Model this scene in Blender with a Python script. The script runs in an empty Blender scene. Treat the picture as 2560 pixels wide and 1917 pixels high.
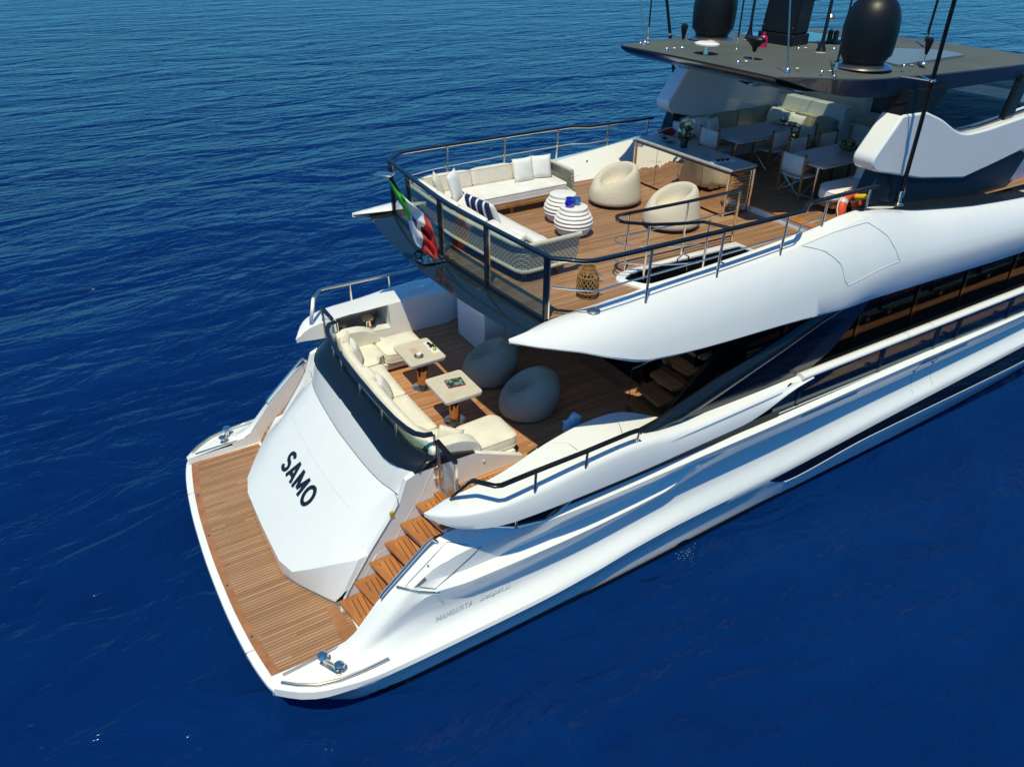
import bpy, bmesh, math, random
from mathutils import Vector, Matrix
random.seed(7)
R = math.radians
sc = bpy.context.scene
COL = sc.collection

# ------------------------------------------------------------------ camera
YAW, PITCH, ROLL, FOC = 1.0262385, 0.5611195, 0.0040704, 1.8621755
cf = Vector((math.cos(PITCH)*math.cos(YAW), math.cos(PITCH)*math.sin(YAW), -math.sin(PITCH)))
cr0 = Vector((math.sin(YAW), -math.cos(YAW), 0)); cu0 = cr0.cross(cf)
cr = cr0*math.cos(ROLL) + cu0*math.sin(ROLL); cu = cu0*math.cos(ROLL) - cr0*math.sin(ROLL)
cam_d = bpy.data.cameras.new("camera"); cam = bpy.data.objects.new("camera", cam_d); COL.objects.link(cam)
M = Matrix((cr, cu, -cf)).transposed().to_4x4(); M.translation = Vector((-0.26732, -10.60943, 10.03500))
cam.matrix_world = M
cam_d.sensor_fit = 'HORIZONTAL'; cam_d.sensor_width = 36.0; cam_d.lens = FOC*1000/2560*36
cam_d.clip_start = 0.1; cam_d.clip_end = 20000
sc.camera = cam

# ------------------------------------------------------------------ light
SUN = Vector((-0.30, -0.28, 1.0)).normalized()
elev = math.asin(SUN.z)
world = bpy.data.worlds.new("World"); sc.world = world; world.use_nodes = True
wn = world.node_tree.nodes; wl = world.node_tree.links
sky = wn.new("ShaderNodeTexSky"); sky.sky_type = 'NISHITA'; sky.sun_disc = False
sky.sun_elevation = elev; sky.sun_rotation = math.atan2(SUN.x, SUN.y)
sky.altitude = 2500; sky.air_density = 1.0; sky.dust_density = 0.0; sky.ozone_density = 3.0
bg = wn["Background"]; bg.inputs[1].default_value = 0.132
tint = wn.new("ShaderNodeMix"); tint.data_type = 'RGBA'; tint.blend_type = 'MULTIPLY'; tint.inputs[0].default_value = 1
tint.inputs[7].default_value = (.25, .86, 1.24, 1)
# the sky darkens to a deeper blue towards the horizon
wtc = wn.new("ShaderNodeTexCoord"); wsp = wn.new("ShaderNodeSeparateXYZ"); wl.new(wtc.outputs["Generated"], wsp.inputs[0])
wmr = wn.new("ShaderNodeMapRange"); wmr.inputs[1].default_value = .0; wmr.inputs[2].default_value = .55; wmr.inputs[3].default_value = .56; wmr.inputs[4].default_value = 1.06
wl.new(wsp.outputs[2], wmr.inputs[0])
wmx = wn.new("ShaderNodeMix"); wmx.data_type = 'RGBA'; wmx.blend_type = 'MULTIPLY'; wmx.inputs[0].default_value = 1
wl.new(sky.outputs[0], wmx.inputs[6]); wl.new(wmr.outputs[0], wmx.inputs[7])
wl.new(wmx.outputs[2], tint.inputs[6]); wl.new(tint.outputs[2], bg.inputs[0])
sd = bpy.data.lights.new("sun", 'SUN'); sd.energy = 4.1; sd.angle = R(0.53); sd.color = (1.0, 0.935, 0.665)
so = bpy.data.objects.new("sun", sd); COL.objects.link(so); so.rotation_euler = SUN.to_track_quat('Z', 'Y').to_euler()
so.location = (0, 0, 60)
sc.view_settings.view_transform = 'Standard'; sc.view_settings.look = 'None'
sc.view_settings.exposure = 0.0; sc.view_settings.gamma = 1.0

# ------------------------------------------------------------------ materials
def mat(name, col=(.8, .8, .8), rough=.5, metal=0.0, spec=.5, coat=0.0, **kw):
    m = bpy.data.materials.new(name); m.use_nodes = True
    b = m.node_tree.nodes["Principled BSDF"]
    b.inputs["Base Color"].default_value = (*col, 1); b.inputs["Roughness"].default_value = rough
    b.inputs["Metallic"].default_value = metal; b.inputs["Specular IOR Level"].default_value = spec
    b.inputs["Coat Weight"].default_value = coat; b.inputs["Coat Roughness"].default_value = .05
    for k, v in kw.items(): b.inputs[k].default_value = v
    return m
class NT:
    def __init__(s, m): s.t = m.node_tree; s.n = s.t.nodes; s.l = s.t.links; s.b = s.n.get("Principled BSDF")
    def new(s, t, **kw):
        n = s.n.new(t)
        for k, v in kw.items(): setattr(n, k, v)
        return n
    def link(s, a, b): s.l.new(a, b)
    def math(s, op, a, b=None, c=None):
        n = s.n.new("ShaderNodeMath"); n.operation = op
        for i, v in enumerate((a, b, c)):
            if v is None: continue
            if isinstance(v, (int, float)): n.inputs[i].default_value = v
            else: s.l.new(v, n.inputs[i])
        return n.outputs[0]
    def mix(s, fac, a, b):
        n = s.n.new("ShaderNodeMix"); n.data_type = 'RGBA'
        if isinstance(fac, (int, float)): n.inputs[0].default_value = fac
        else: s.l.new(fac, n.inputs[0])
        for v, i in ((a, 6), (b, 7)):
            if isinstance(v, tuple): n.inputs[i].default_value = (*v[:3], 1)
            else: s.l.new(v, n.inputs[i])
        return n.outputs[2]
    def noise(s, vec, scale, detail=2, rough=.5):
        n = s.n.new("ShaderNodeTexNoise"); n.inputs["Scale"].default_value = scale
        n.inputs["Detail"].default_value = detail; n.inputs["Roughness"].default_value = rough
        if vec is not None: s.l.new(vec, n.inputs["Vector"])
        return n.outputs[0]
    def coord(s): return s.n.new("ShaderNodeTexCoord").outputs["Object"]
    def mapping(s, vec, scale=(1, 1, 1), rot=(0, 0, 0)):
        n = s.n.new("ShaderNodeMapping"); n.inputs["Scale"].default_value = scale; n.inputs["Rotation"].default_value = rot
        s.l.new(vec, n.inputs[0]); return n.outputs[0]
    def ramp(s, f, stops):
        n = s.n.new("ShaderNodeValToRGB"); e = n.color_ramp.elements
        while len(e) < len(stops): e.new(.5)
        for el, (p, c) in zip(e, stops): el.position = p; el.color = (*c, 1)
        s.l.new(f, n.inputs[0]); return n.outputs[0]
    def bump(s, h, strength=.3, dist=.01):
        n = s.n.new("ShaderNodeBump"); n.inputs["Strength"].default_value = strength; n.inputs["Distance"].default_value = dist
        s.l.new(h, n.inputs["Height"]); s.l.new(n.outputs[0], s.b.inputs["Normal"]); return n

def teak(name, c1, c2, width=.06, axis='y', caulk=(.035, .024, .017), fade=.5):
    m = mat(name, c1, .55, spec=.3); t = NT(m)
    co = t.coord(); sp = t.new("ShaderNodeSeparateXYZ"); t.link(co, sp.inputs[0])
    a, b_ = (sp.outputs[1], sp.outputs[0]) if axis == 'y' else (sp.outputs[0], sp.outputs[1])
    u = t.math('DIVIDE', a, width); fl = t.math('FLOOR', u); fr = t.math('FRACT', u)
    wn1 = t.new("ShaderNodeTexWhiteNoise", noise_dimensions='1D'); t.link(fl, wn1.inputs["W"])
    seg = t.math('FLOOR', t.math('ADD', t.math('DIVIDE', b_, 2.3), t.math('MULTIPLY', wn1.outputs[0], 7.0)))
    wn2 = t.new("ShaderNodeTexWhiteNoise", noise_dimensions='2D')
    cmb = t.new("ShaderNodeCombineXYZ"); t.link(fl, cmb.inputs[0]); t.link(seg, cmb.inputs[1]); t.link(cmb.outputs[0], wn2.inputs["Vector"])
    sc_ = (3, 40, 3) if axis == 'y' else (40, 3, 3)
    g = t.noise(t.mapping(co, sc_), 1.0, 4, .6)
    st = t.noise(t.mapping(co, (.55, .9, 1)), 1.0, 4, .6)
    f = t.math('ADD', t.math('MULTIPLY', wn2.outputs[0], .42), t.math('MULTIPLY', g, .16))
    f = t.math('ADD', f, t.math('MULTIPLY', st, .62))
    c = t.ramp(f, [(.28, c2), (.80, c1), (.98, tuple(v*.8+.10 for v in c1))])
    mk = t.math('LESS_THAN', fr, .14)
    c = t.mix(mk, c, caulk)
    t.link(c, t.b.inputs["Base Color"])
    t.bump(t.math('SUBTRACT', t.math('MULTIPLY', g, .2), mk), .35, .004)
    return m
def solidwood(name, c1, c2, sc_=(3, 30, 30), rough=.45):
    m = mat(name, c1, rough, spec=.35); t = NT(m); co = t.coord()
    g = t.noise(t.mapping(co, sc_), 1.0, 4, .6)
    t.link(t.ramp(g, [(.3, c2), (.7, c1)]), t.b.inputs["Base Color"]); t.bump(g, .15, .003); return m
def fabric(name, c, var=.08, scale=220, rough=.95, bump=.45):
    m = mat(name, c, rough, spec=.15); t = NT(m); co = t.coord()
    n1 = t.noise(co, scale, 2, .6); n2 = t.noise(co, 3.5, 4, .6)
    d = tuple(max(0, v*(1-2.2*var)) for v in c); e = tuple(min(1, v*(1+var)) for v in c)
    t.link(t.ramp(t.math('ADD', t.math('MULTIPLY', n1, .45), t.math('MULTIPLY', n2, .55)), [(.3, d), (.7, e)]), t.b.inputs["Base Color"])
    t.bump(t.math('ADD', t.math('MULTIPLY', n1, .4), t.math('MULTIPLY', n2, 1.6)), bump, .02); t.b.inputs["Sheen Weight"].default_value = .15
    return m
def knit(name, c, pitch=.028, wr=.3):
    m = mat(name, c, .9, spec=.15); t = NT(m); co = t.coord()
    sp = t.new("ShaderNodeSeparateXYZ"); t.link(co, sp.inputs[0])
    n = t.noise(co, 5, 3, .5)
    z = t.math('ADD', sp.outputs[2], t.math('MULTIPLY', n, .03))
    s = t.math('SINE', t.math('MULTIPLY', z, 2*math.pi/pitch))
    s2 = t.math('SINE', t.math('MULTIPLY', t.math('ADD', sp.outputs[0], sp.outputs[1]), 2*math.pi/.03))
    h = t.math('ADD', s, t.math('MULTIPLY', s2, .35))
    t.link(t.ramp(t.math('ADD', t.math('MULTIPLY', h, .3), .5), [(0, tuple(v*.78 for v in c)), (.8, c)]), t.b.inputs["Base Color"])
    t.bump(h, wr, .006); return m
def wicker(name, c):
    m = mat(name, c, .75, spec=.25); t = NT(m); co = t.coord()
    sp = t.new("ShaderNodeSeparateXYZ"); t.link(co, sp.inputs[0])
    h = t.math('ADD', sp.outputs[0], sp.outputs[1])
    u = t.math('MULTIPLY', h, 2*math.pi/.078); v = t.math('DIVIDE', sp.outputs[2], .036)
    par = t.math('MULTIPLY', t.math('MODULO', t.math('FLOOR', v), 2.0), math.pi)
    a = t.math('SINE', t.math('ADD', u, par)); b_ = t.math('SINE', t.math('MULTIPLY', t.math('FRACT', v), math.pi))
    k = t.math('MULTIPLY', t.math('ADD', t.math('MULTIPLY', a, .5), .5), b_)
    n = t.noise(co, 30, 2)
    t.link(t.ramp(t.math('ADD', k, t.math('MULTIPLY', t.math('SUBTRACT', n, .5), .4)), [(.02, tuple(q*.42 for q in c)), (.45, c)]), t.b.inputs["Base Color"])
    t.bump(k, .6, .01); return m
def gelcoat(name, c, rough=.17):
    m = mat(name, c, rough, spec=.5, coat=.6); t = NT(m); co = t.coord()
    n = t.noise(co, 1.3, 5, .6); n2 = t.noise(t.mapping(co, (6, 6, 1.2)), 1.0, 4, .6)
    f = t.math('ADD', t.math('MULTIPLY', n, .6), t.math('MULTIPLY', n2, .4))
    t.link(t.ramp(f, [(.25, tuple(v*.955 for v in c)), (.6, c)]), t.b.inputs["Base Color"])
    t.link(t.math('ADD', t.math('MULTIPLY', n2, .16), rough-.08), t.b.inputs["Roughness"])
    return m
def glass(name, tint=(.86, .93, .93), refl=(1, 1, 1)):
    m = bpy.data.materials.new(name); m.use_nodes = True; t = NT(m); t.n.remove(t.b)
    out = t.n["Material Output"]; tr = t.new("ShaderNodeBsdfTransparent"); gl = t.new("ShaderNodeBsdfGlossy")
    tr.inputs[0].default_value = (*tint, 1); gl.inputs[0].default_value = (*refl, 1); gl.inputs["Roughness"].default_value = .02
    lw = t.new("ShaderNodeLayerWeight"); lw.inputs[0].default_value = .5
    fr = t.math('ADD', .05, t.math('MULTIPLY', t.math('POWER', lw.outputs["Facing"], 4.0), .8))
    mx = t.new("ShaderNodeMixShader"); t.link(fr, mx.inputs[0]); t.link(tr.outputs[0], mx.inputs[1]); t.link(gl.outputs[0], mx.inputs[2])
    t.link(mx.outputs[0], out.inputs[0]); return m

WHITE = gelcoat("white_gelcoat", (.80, .81, .785))
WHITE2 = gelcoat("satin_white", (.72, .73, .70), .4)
SEAM = mat("seam_shadow_gap", (.16, .18, .19), .6)
NAVY = mat("dark_navy_gloss", (.006, .011, .018), .30, spec=.35, coat=.15)
BLACK = mat("black_gloss", (.008, .009, .011), .18, coat=.5)
SATINBLACK = mat("satin_black_paint", (.006, .007, .008), .42, spec=.35)
DGLASS = mat("dark_tinted_glass", (.004, .005, .006), .03, spec=.4)
FASCIA = mat("smoked_mirror_glass", (.010, .018, .024), .04, spec=.9)
CHROME = mat("polished_steel", (.95, .82, .66), .18, metal=1)
STEEL = mat("brushed_steel", (.62, .58, .52), .30, metal=1)
BRONZE = mat("bronze_tube", (.62, .42, .22), .1, metal=1)
CLEAR = glass("clear_glass", (.84, .91, .92)); TINT = glass("tinted_clear_glass", (.42, .5, .52))
TEAK = teak("teak_planking", (.405, .228, .122), (.235, .118, .057), .06)
TEAK_M = teak("teak_planking_main", (.56, .275, .135), (.31, .14, .065), .055)  # lighter teak copy, albedo raised to lift planking in the overhang's shade
TEAK_T = teak("teak_tread", (.50, .20, .06), (.30, .11, .03), .085, axis='x')
TEAK_B = solidwood("teak_border", (.40, .185, .085), (.27, .115, .05), (4, 4, 4))
TEAK_TB = solidwood("teak_tread_border", (.46, .18, .055), (.30, .11, .03), (6, 3, 6))
TEAKW = solidwood("golden_teak", (.42, .21, .07), (.24, .11, .035), (6, 6, 2))
RUBBER = mat("black_rubber", (.012, .012, .013), .6)
HTOP = mat("grey_nonskid", (.062, .068, .062), .75); _t = NT(HTOP); _c = _t.coord()
_n = _t.noise(_c, 90, 2); _n2 = _t.noise(_c, 1.1, 4)
_t.link(_t.ramp(_t.math('ADD', _t.math('MULTIPLY', _n, .5), _t.math('MULTIPLY', _n2, .5)), [(.3, (.050, .060, .050)), (.7, (.096, .110, .092))]), _t.b.inputs["Base Color"]); _t.bump(_n, .3, .004)
HSIDE = gelcoat("dark_grey_paint", (.030, .040, .044), .3)
CREAM = fabric("cream_canvas", (.80, .76, .63)); SAND = fabric("sand_canvas", (.72, .66, .56)); PALE = fabric("pale_canvas", (.78, .76, .70))
WHITEC = fabric("white_cotton", (.84, .83, .78)); OLIVE = fabric("olive_grey_canvas", (.42, .40, .31))
GREYK = knit("grey_knit", (.37, .395, .32), .026, .2); BEIGEK = knit("beige_knit", (.64, .575, .455), .022, .12)
WICK = wicker("rope_weave", (.52, .49, .38))
ROPE = fabric("rope_trim", (.55, .54, .42), .1, 120)
def stone(name, c1, c2):
    m = mat(name, c1, .35); t = NT(m); co = t.coord()
    n = t.noise(t.mapping(co, (3, 9, 3)), 1.0, 6, .65); n2 = t.noise(co, 60, 2)
    t.link(t.ramp(t.math('ADD', t.math('MULTIPLY', n, .7), t.math('MULTIPLY', n2, .3)), [(.3, c2), (.65, c1)]), t.b.inputs["Base Color"]); return m
TRAV = stone("travertine", (.66, .60, .48), (.52, .46, .36)); MARBLE = stone("grey_marble", (.40, .42, .42), (.24, .26, .27))
CERAM = mat("white_ceramic", (.78, .76, .72), .4)

# ------------------------------------------------------------------ geometry helpers
class MB:
    def __init__(s): s.v = []; s.f = []
    def add(s, vs, fs):
        o = len(s.v); s.v += [tuple(v) for v in vs]; s.f += [tuple(i+o for i in f) for f in fs]; return s
    def box(s, x0, x1, y0, y1, z0, z1):
        v = [(x, y, z) for x in (x0, x1) for y in (y0, y1) for z in (z0, z1)]
        return s.add(v, [(0, 1, 3, 2), (4, 6, 7, 5), (0, 4, 5, 1), (2, 3, 7, 6), (0, 2, 6, 4), (1, 5, 7, 3)])
    def hexa(s, bot, top):      # two quads
        n = len(bot)
        return s.add(list(bot)+list(top), [tuple(range(n-1, -1, -1)), tuple(range(n, 2*n))]+[(i, (i+1) % n, n+(i+1) % n, n+i) for i in range(n)])
    def prism_z(s, poly, z0, z1): return s.hexa([(x, y, z0) for x, y in poly], [(x, y, z1) for x, y in poly])
    def prism_y(s, poly, y0, y1): return s.hexa([(x, y0, z) for x, z in poly], [(x, y1, z) for x, z in poly])
    def prism_x(s, poly, x0, x1): return s.hexa([(x0, y, z) for y, z in poly], [(x1, y, z) for y, z in poly])
    def loft(s, secs, closed=False, caps=False):
        n = len(secs[0]); o = []
        vs = [p for q in secs for p in q]; fs = []
        for i in range(len(secs)-1):
            for j in range(n if closed else n-1):
                a = i*n+j; b = i*n+(j+1) % n; fs.append((a, b, b+n, a+n))
        if caps: fs.append(tuple(range(n-1, -1, -1))); fs.append(tuple(range((len(secs)-1)*n, len(secs)*n)))
        return s.add(vs, fs)
    def tube(s, path, r, n=8, closed=False, rect=None, r1=None):
        P = [Vector(p) for p in path]; m = len(P); secs = []
        up = Vector((0, 0, 1))
        for i in range(m):
            if closed: d0 = (P[i]-P[i-1]).normalized(); d1 = (P[(i+1) % m]-P[i]).normalized()
            else:
                d0 = (P[i]-P[i-1]).normalized() if i > 0 else (P[1]-P[0]).normalized()
                d1 = (P[i+1]-P[i]).normalized() if i < m-1 else d0
            t = (d0+d1)
            t = t.normalized() if t.length > 1e-6 else d1
            u = up if abs(t.z) < .98 else Vector((1, 0, 0))
            a = t.cross(u).normalized(); b = a.cross(t).normalized()
            if rect:
                w, h = rect; k = 1/max(.5, (t.dot(d1)))
                q = [P[i]+a*(x*w/2*k)+b*(y*h/2) for x, y in ((-1, -1), (1, -1), (1, 1), (-1, 1))]
            else:
                rr = r if r1 is None else r+(r1-r)*i/(m-1)
                k = 1
                q = [P[i]+(a*math.cos(2*math.pi*j/n)+b*math.sin(2*math.pi*j/n))*rr for j in range(n)]
            secs.append(q)
        if closed: secs.append(secs[0])
        return s.loft(secs, True, not closed)
    def lathe(s, prof, n=24, c=(0, 0, 0), sx=1, sy=1):
        secs = [[(c[0]+r*sx*math.cos(2*math.pi*j/n), c[1]+r*sy*math.sin(2*math.pi*j/n), c[2]+z) for j in range(n)] for r, z in prof]
        return s.loft(secs, True, True)
    def xf(s, f): s.v = [tuple(f(Vector(v))) for v in s.v]; return s
    def mirror(s): s.v = [(x, -y, z) for x, y, z in s.v]; s.f = [tuple(reversed(f)) for f in s.f]; return s
    def build(s, name, m, parent=None, bevel=0, seg=2, ang=35, sub=0, loc=None, rz=0, label=None):
        me = bpy.data.meshes.new(name); me.from_pydata(s.v, [], s.f)
        bm = bmesh.new(); bm.from_mesh(me); bmesh.ops.remove_doubles(bm, verts=bm.verts, dist=1e-5)
        bmesh.ops.recalc_face_normals(bm, faces=bm.faces); bm.to_mesh(me); bm.free()
        if ang is not None:
            me.polygons.foreach_set("use_smooth", [True]*len(me.polygons))
            if not sub: me.set_sharp_from_angle(angle=R(ang))
        me.materials.append(m)
        o = bpy.data.objects.new(name, me); COL.objects.link(o)
        if parent: o.parent = parent
        if loc: o.location = loc
        if rz: o.rotation_euler.z = rz
        if bevel:
            b = o.modifiers.new("bevel", 'BEVEL'); b.width = bevel; b.segments = seg; b.limit_method = 'ANGLE'; b.angle_limit = R(30)
            b.harden_normals = False
        if sub:
            q = o.modifiers.new("sub", 'SUBSURF'); q.levels = sub; q.render_levels = sub
        if label: o["label"] = label
        return o
def pchip(pts):
    xs = [p[0] for p in pts]; ys = [p[1] for p in pts]; n = len(xs)
    h = [xs[i+1]-xs[i] for i in range(n-1)]; d = [(ys[i+1]-ys[i])/h[i] for i in range(n-1)]
    mm = [d[0]]+[0 if d[i-1]*d[i] <= 0 else (h[i-1]+h[i])*3/((2*h[i]+h[i-1])/d[i-1]+(h[i]+2*h[i-1])/d[i]) for i in range(1, n-1)]+[d[-1]]
    def f(x):
        if x <= xs[0]: return ys[0]
        if x >= xs[-1]: return ys[-1]
        i = max(k for k in range(n-1) if xs[k] <= x); t = (x-xs[i])/h[i]
        return (2*t**3-3*t*t+1)*ys[i]+(t**3-2*t*t+t)*h[i]*mm[i]+(-2*t**3+3*t*t)*ys[i+1]+(t**3-t*t)*h[i]*mm[i+1]
    return f
def curve3(pts):
    fy = pchip([(p[0], p[1]) for p in pts]); fz = pchip([(p[0], p[2]) for p in pts])
    return lambda x: (x, fy(x), fz(x))
def frange(a, b, n): return [a+(b-a)*i/n for i in range(n+1)]
def empty(name, label=None, cat=None, loc=(0, 0, 0), rz=0, group=None):
    o = bpy.data.objects.new(name, None); COL.objects.link(o); o.location = loc; o.rotation_euler.z = rz; o.empty_display_size = .2
    return tag(o, label, cat, group)
def tag(o, label=None, cat=None, group=None, kind=None):
    if label: o["label"] = label
    if cat: o["category"] = cat
    if group: o["group"] = group
    if kind: o["kind"] = kind
    return o
def copy_tree(o, parent=None):
    c = o.copy(); COL.objects.link(c); c.parent = parent
    for ch in list(o.children): copy_tree(ch, c)
    return c
def rpoly(pts, r, n=5):         # round the corners of a 2-d polygon
    out = []; m = len(pts)
    for i in range(m):
        p = Vector(pts[i]); a = Vector(pts[i-1])-p; b = Vector(pts[(i+1) % m])-p
        rr = r[i] if isinstance(r, (list, tuple)) else r
        rr = min(rr, a.length*.49, b.length*.49)
        p0 = p+a.normalized()*rr; p1 = p+b.normalized()*rr
        for k in range(n+1):
            t = k/n; out.append(tuple(p0*(1-t)**2+p*2*t*(1-t)+p1*t*t))
    return out
def text_mesh(body, size, mtx, m, parent, name, ext=.003, off=.0, sx=1, shear=0, spacing=1.0):
    cu_ = bpy.data.curves.new(name, 'FONT'); cu_.body = body; cu_.size = size; cu_.extrude = ext; cu_.offset = off
    cu_.align_x = 'CENTER'; cu_.align_y = 'CENTER'; cu_.shear = shear; cu_.space_character = spacing; cu_.resolution_u = 6
    to = bpy.data.objects.new(name+"_tmp", cu_); COL.objects.link(to)
    bpy.context.view_layer.update()
    me = bpy.data.meshes.new_from_object(to.evaluated_get(bpy.context.evaluated_depsgraph_get()))
    bpy.data.objects.remove(to); me.name = name; me.materials.clear(); me.materials.append(m)
    me.transform(mtx @ Matrix.Diagonal((sx, 1, 1, 1)))
    o = bpy.data.objects.new(name, me); COL.objects.link(o); o.parent = parent; return o
def _arc(cx, cy, rx, ry, a0, a1, n=14): return [(cx+rx*math.cos(R(a0+(a1-a0)*i/n)), cy+ry*math.sin(R(a0+(a1-a0)*i/n))) for i in range(n+1)]
GLYPH = {'S': (.62, [_arc(.31, .73, .25, .22, 25, 270)+_arc(.31, .27, .26, .24, 90, -155)]), 'A': (.74, [[(.04, 0), (.37, 1)], [(.70, 0), (.37, 1)], [(.17, .30), (.57, .30)]]),
 'M': (.90, [[(.08, 0), (.08, 1)], [(.08, .97), (.45, .18)], [(.82, .97), (.45, .18)], [(.82, 0), (.82, 1)]]), 'O': (.82, [_arc(.41, .5, .34, .45, 0, 360, 28)]),
 'N': (.76, [[(.08, 0), (.08, 1)], [(.08, .97), (.68, .03)], [(.68, 0), (.68, 1)]]), 'G': (.78, [_arc(.40, .5, .33, .45, 45, 330, 20), [(.70, .24), (.70, .46)], [(.44, .46), (.76, .46)]]),
 'U': (.74, [[(.08, 1), (.08, .38)]+_arc(.37, .36, .29, .31, 180, 360)+[(.66, .38), (.66, 1)]]), 'T': (.64, [[(.0, .94), (.64, .94)], [(.32, 0), (.32, .94)]])}
def letters(body, h, t, sx=1.0, gap=.14, slant=0):
    """drawn capitals as ribbons in the xy plane, centred"""
    mb = MB(); x0 = 0; lay = 0
    for ch in body:
        w, strokes = GLYPH[ch]
        for pl in strokes:
            P = [Vector(((x0+px*sx)*h+slant*py*h, py*h, lay*.0002)) for px, py in pl]; lay += 1; L = []; Rr = []
            for i, p in enumerate(P):
                d = (P[min(i+1, len(P)-1)]-P[max(i-1, 0)]).normalized(); n = Vector((-d.y, d.x, 0))*t/2; L.append(p+n); Rr.append(p-n)
            mb.loft([L, Rr])
        x0 += w*sx+gap
    tot = (x0-gap)*h; mb.v = [(x-tot/2, y-h/2, z) for x, y, z in mb.v]; return mb
def frame_m(o, ex, ey):
    ex = Vector(ex).normalized(); ey = Vector(ey); ey = (ey-ex*ey.dot(ex)).normalized(); ez = ex.cross(ey)
    m = Matrix((ex, ey, ez)).transposed().to_4x4(); m.translation = Vector(o); return m
def rbox(sx, sy, sz, p=.25, puff=0, nx=6, ny=6, nz=3):   # soft box as a closed shell, for cushions
    mb = MB()
    bm = bmesh.new(); bmesh.ops.create_cube(bm, size=1); bmesh.ops.subdivide_edges(bm, edges=bm.edges, cuts=5, use_grid_fill=True)
    for v in bm.verts:
        q = v.co*2
        if puff:
            k = (1-abs(q.x)**2.5)*(1-abs(q.y)**2.5)
            q.z *= (1-puff)+puff*k if abs(q.z) else 1
        v.co = q
    mb.v = [(v.co.x*sx/2, v.co.y*sy/2, v.co.z*sz/2) for v in bm.verts]; bm.verts.index_update()
    mb.f = [tuple(v.index for v in f.verts) for f in bm.faces]; bm.free(); return mb
#PART2
# ------------------------------------------------------------------ sea
def make_sea():
    m = mat("sea_water", (.0012, .012, .058), .10, spec=.5); t = NT(m); co = t.coord()
    m.node_tree.nodes["Principled BSDF"].inputs["IOR"].default_value = 1.22
    big = t.noise(t.mapping(co, (.035, .06, 1), (0, 0, R(-31))), 1.0, 3, .5)
    def wave(sx, sy, rot, det, dist):
        n = t.new("ShaderNodeTexNoise"); n.inputs["Scale"].default_value = 1; n.inputs["Detail"].default_value = det; n.inputs["Roughness"].default_value = .58; n.inputs["Distortion"].default_value = dist
        t.link(t.mapping(co, (sx, sy, 1), (0, 0, R(rot))), n.inputs["Vector"]); return n.outputs[0]
    a = wave(.13, .30, -33, 3, .6)
    b = wave(.50, 1.0, -22, 4, .9)
    c = wave(2.0, 3.0, -45, 3, .5)
    h = t.math('ADD', t.math('MULTIPLY', a, 1.75), t.math('MULTIPLY', b, .56))
    h = t.math('ADD', h, t.math('MULTIPLY', c, .085))
    h = t.math('MULTIPLY', h, t.math('ADD', .55, t.math('MULTIPLY', big, .9)))
    # calm lee beside and behind the yacht, rougher water farther off
    g = t.new("ShaderNodeTexGradient", gradient_type='SPHERICAL'); t.link(t.mapping(co, (1/46, 1/46, 1)), g.inputs[0])
    mp = g.inputs[0].links[0].from_node; mp.inputs["Location"].default_value = (-7/46, 16/46, 0)
    calm = t.math('SUBTRACT', 1.0, t.math('MULTIPLY', t.math('MINIMUM', t.math('MULTIPLY', g.outputs[1], 2.6), 1.0), .52))
    h = t.math('MULTIPLY', h, calm)
    t.bump(h, 1.0, .62)
    col = t.ramp(t.math('ADD', t.math('MULTIPLY', big, .40), t.math('ADD', t.math('MULTIPLY', a, .30), t.math('MULTIPLY', b, .30))), [(.34, (.0009, .0120, .078)), (.64, (.0015, .022, .112))])
    t.link(col, t.b.inputs["Base Color"])
    mb = MB(); S = 6000
    mb.add([(-S, -S, 0), (S, -S, 0), (S, S, 0), (-S, S, 0)], [(0, 1, 2, 3)])
    tag(mb.build("sea", m, ang=None), "deep blue rippled open sea all around the yacht", "sea", kind='structure')
make_sea()

# ------------------------------------------------------------------ yacht: hull and decks
YB = empty("motor_yacht", "large white motor yacht with two open teak decks and a dark grey hardtop", "yacht")
MD, UD, UD2 = 2.35, 5.12, 5.27
SB = -1                                     # starboard is -y
def both(f): f(-1); f(1)
def side(path, s): return [(x, s*y, z) for x, y, z in path]

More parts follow.
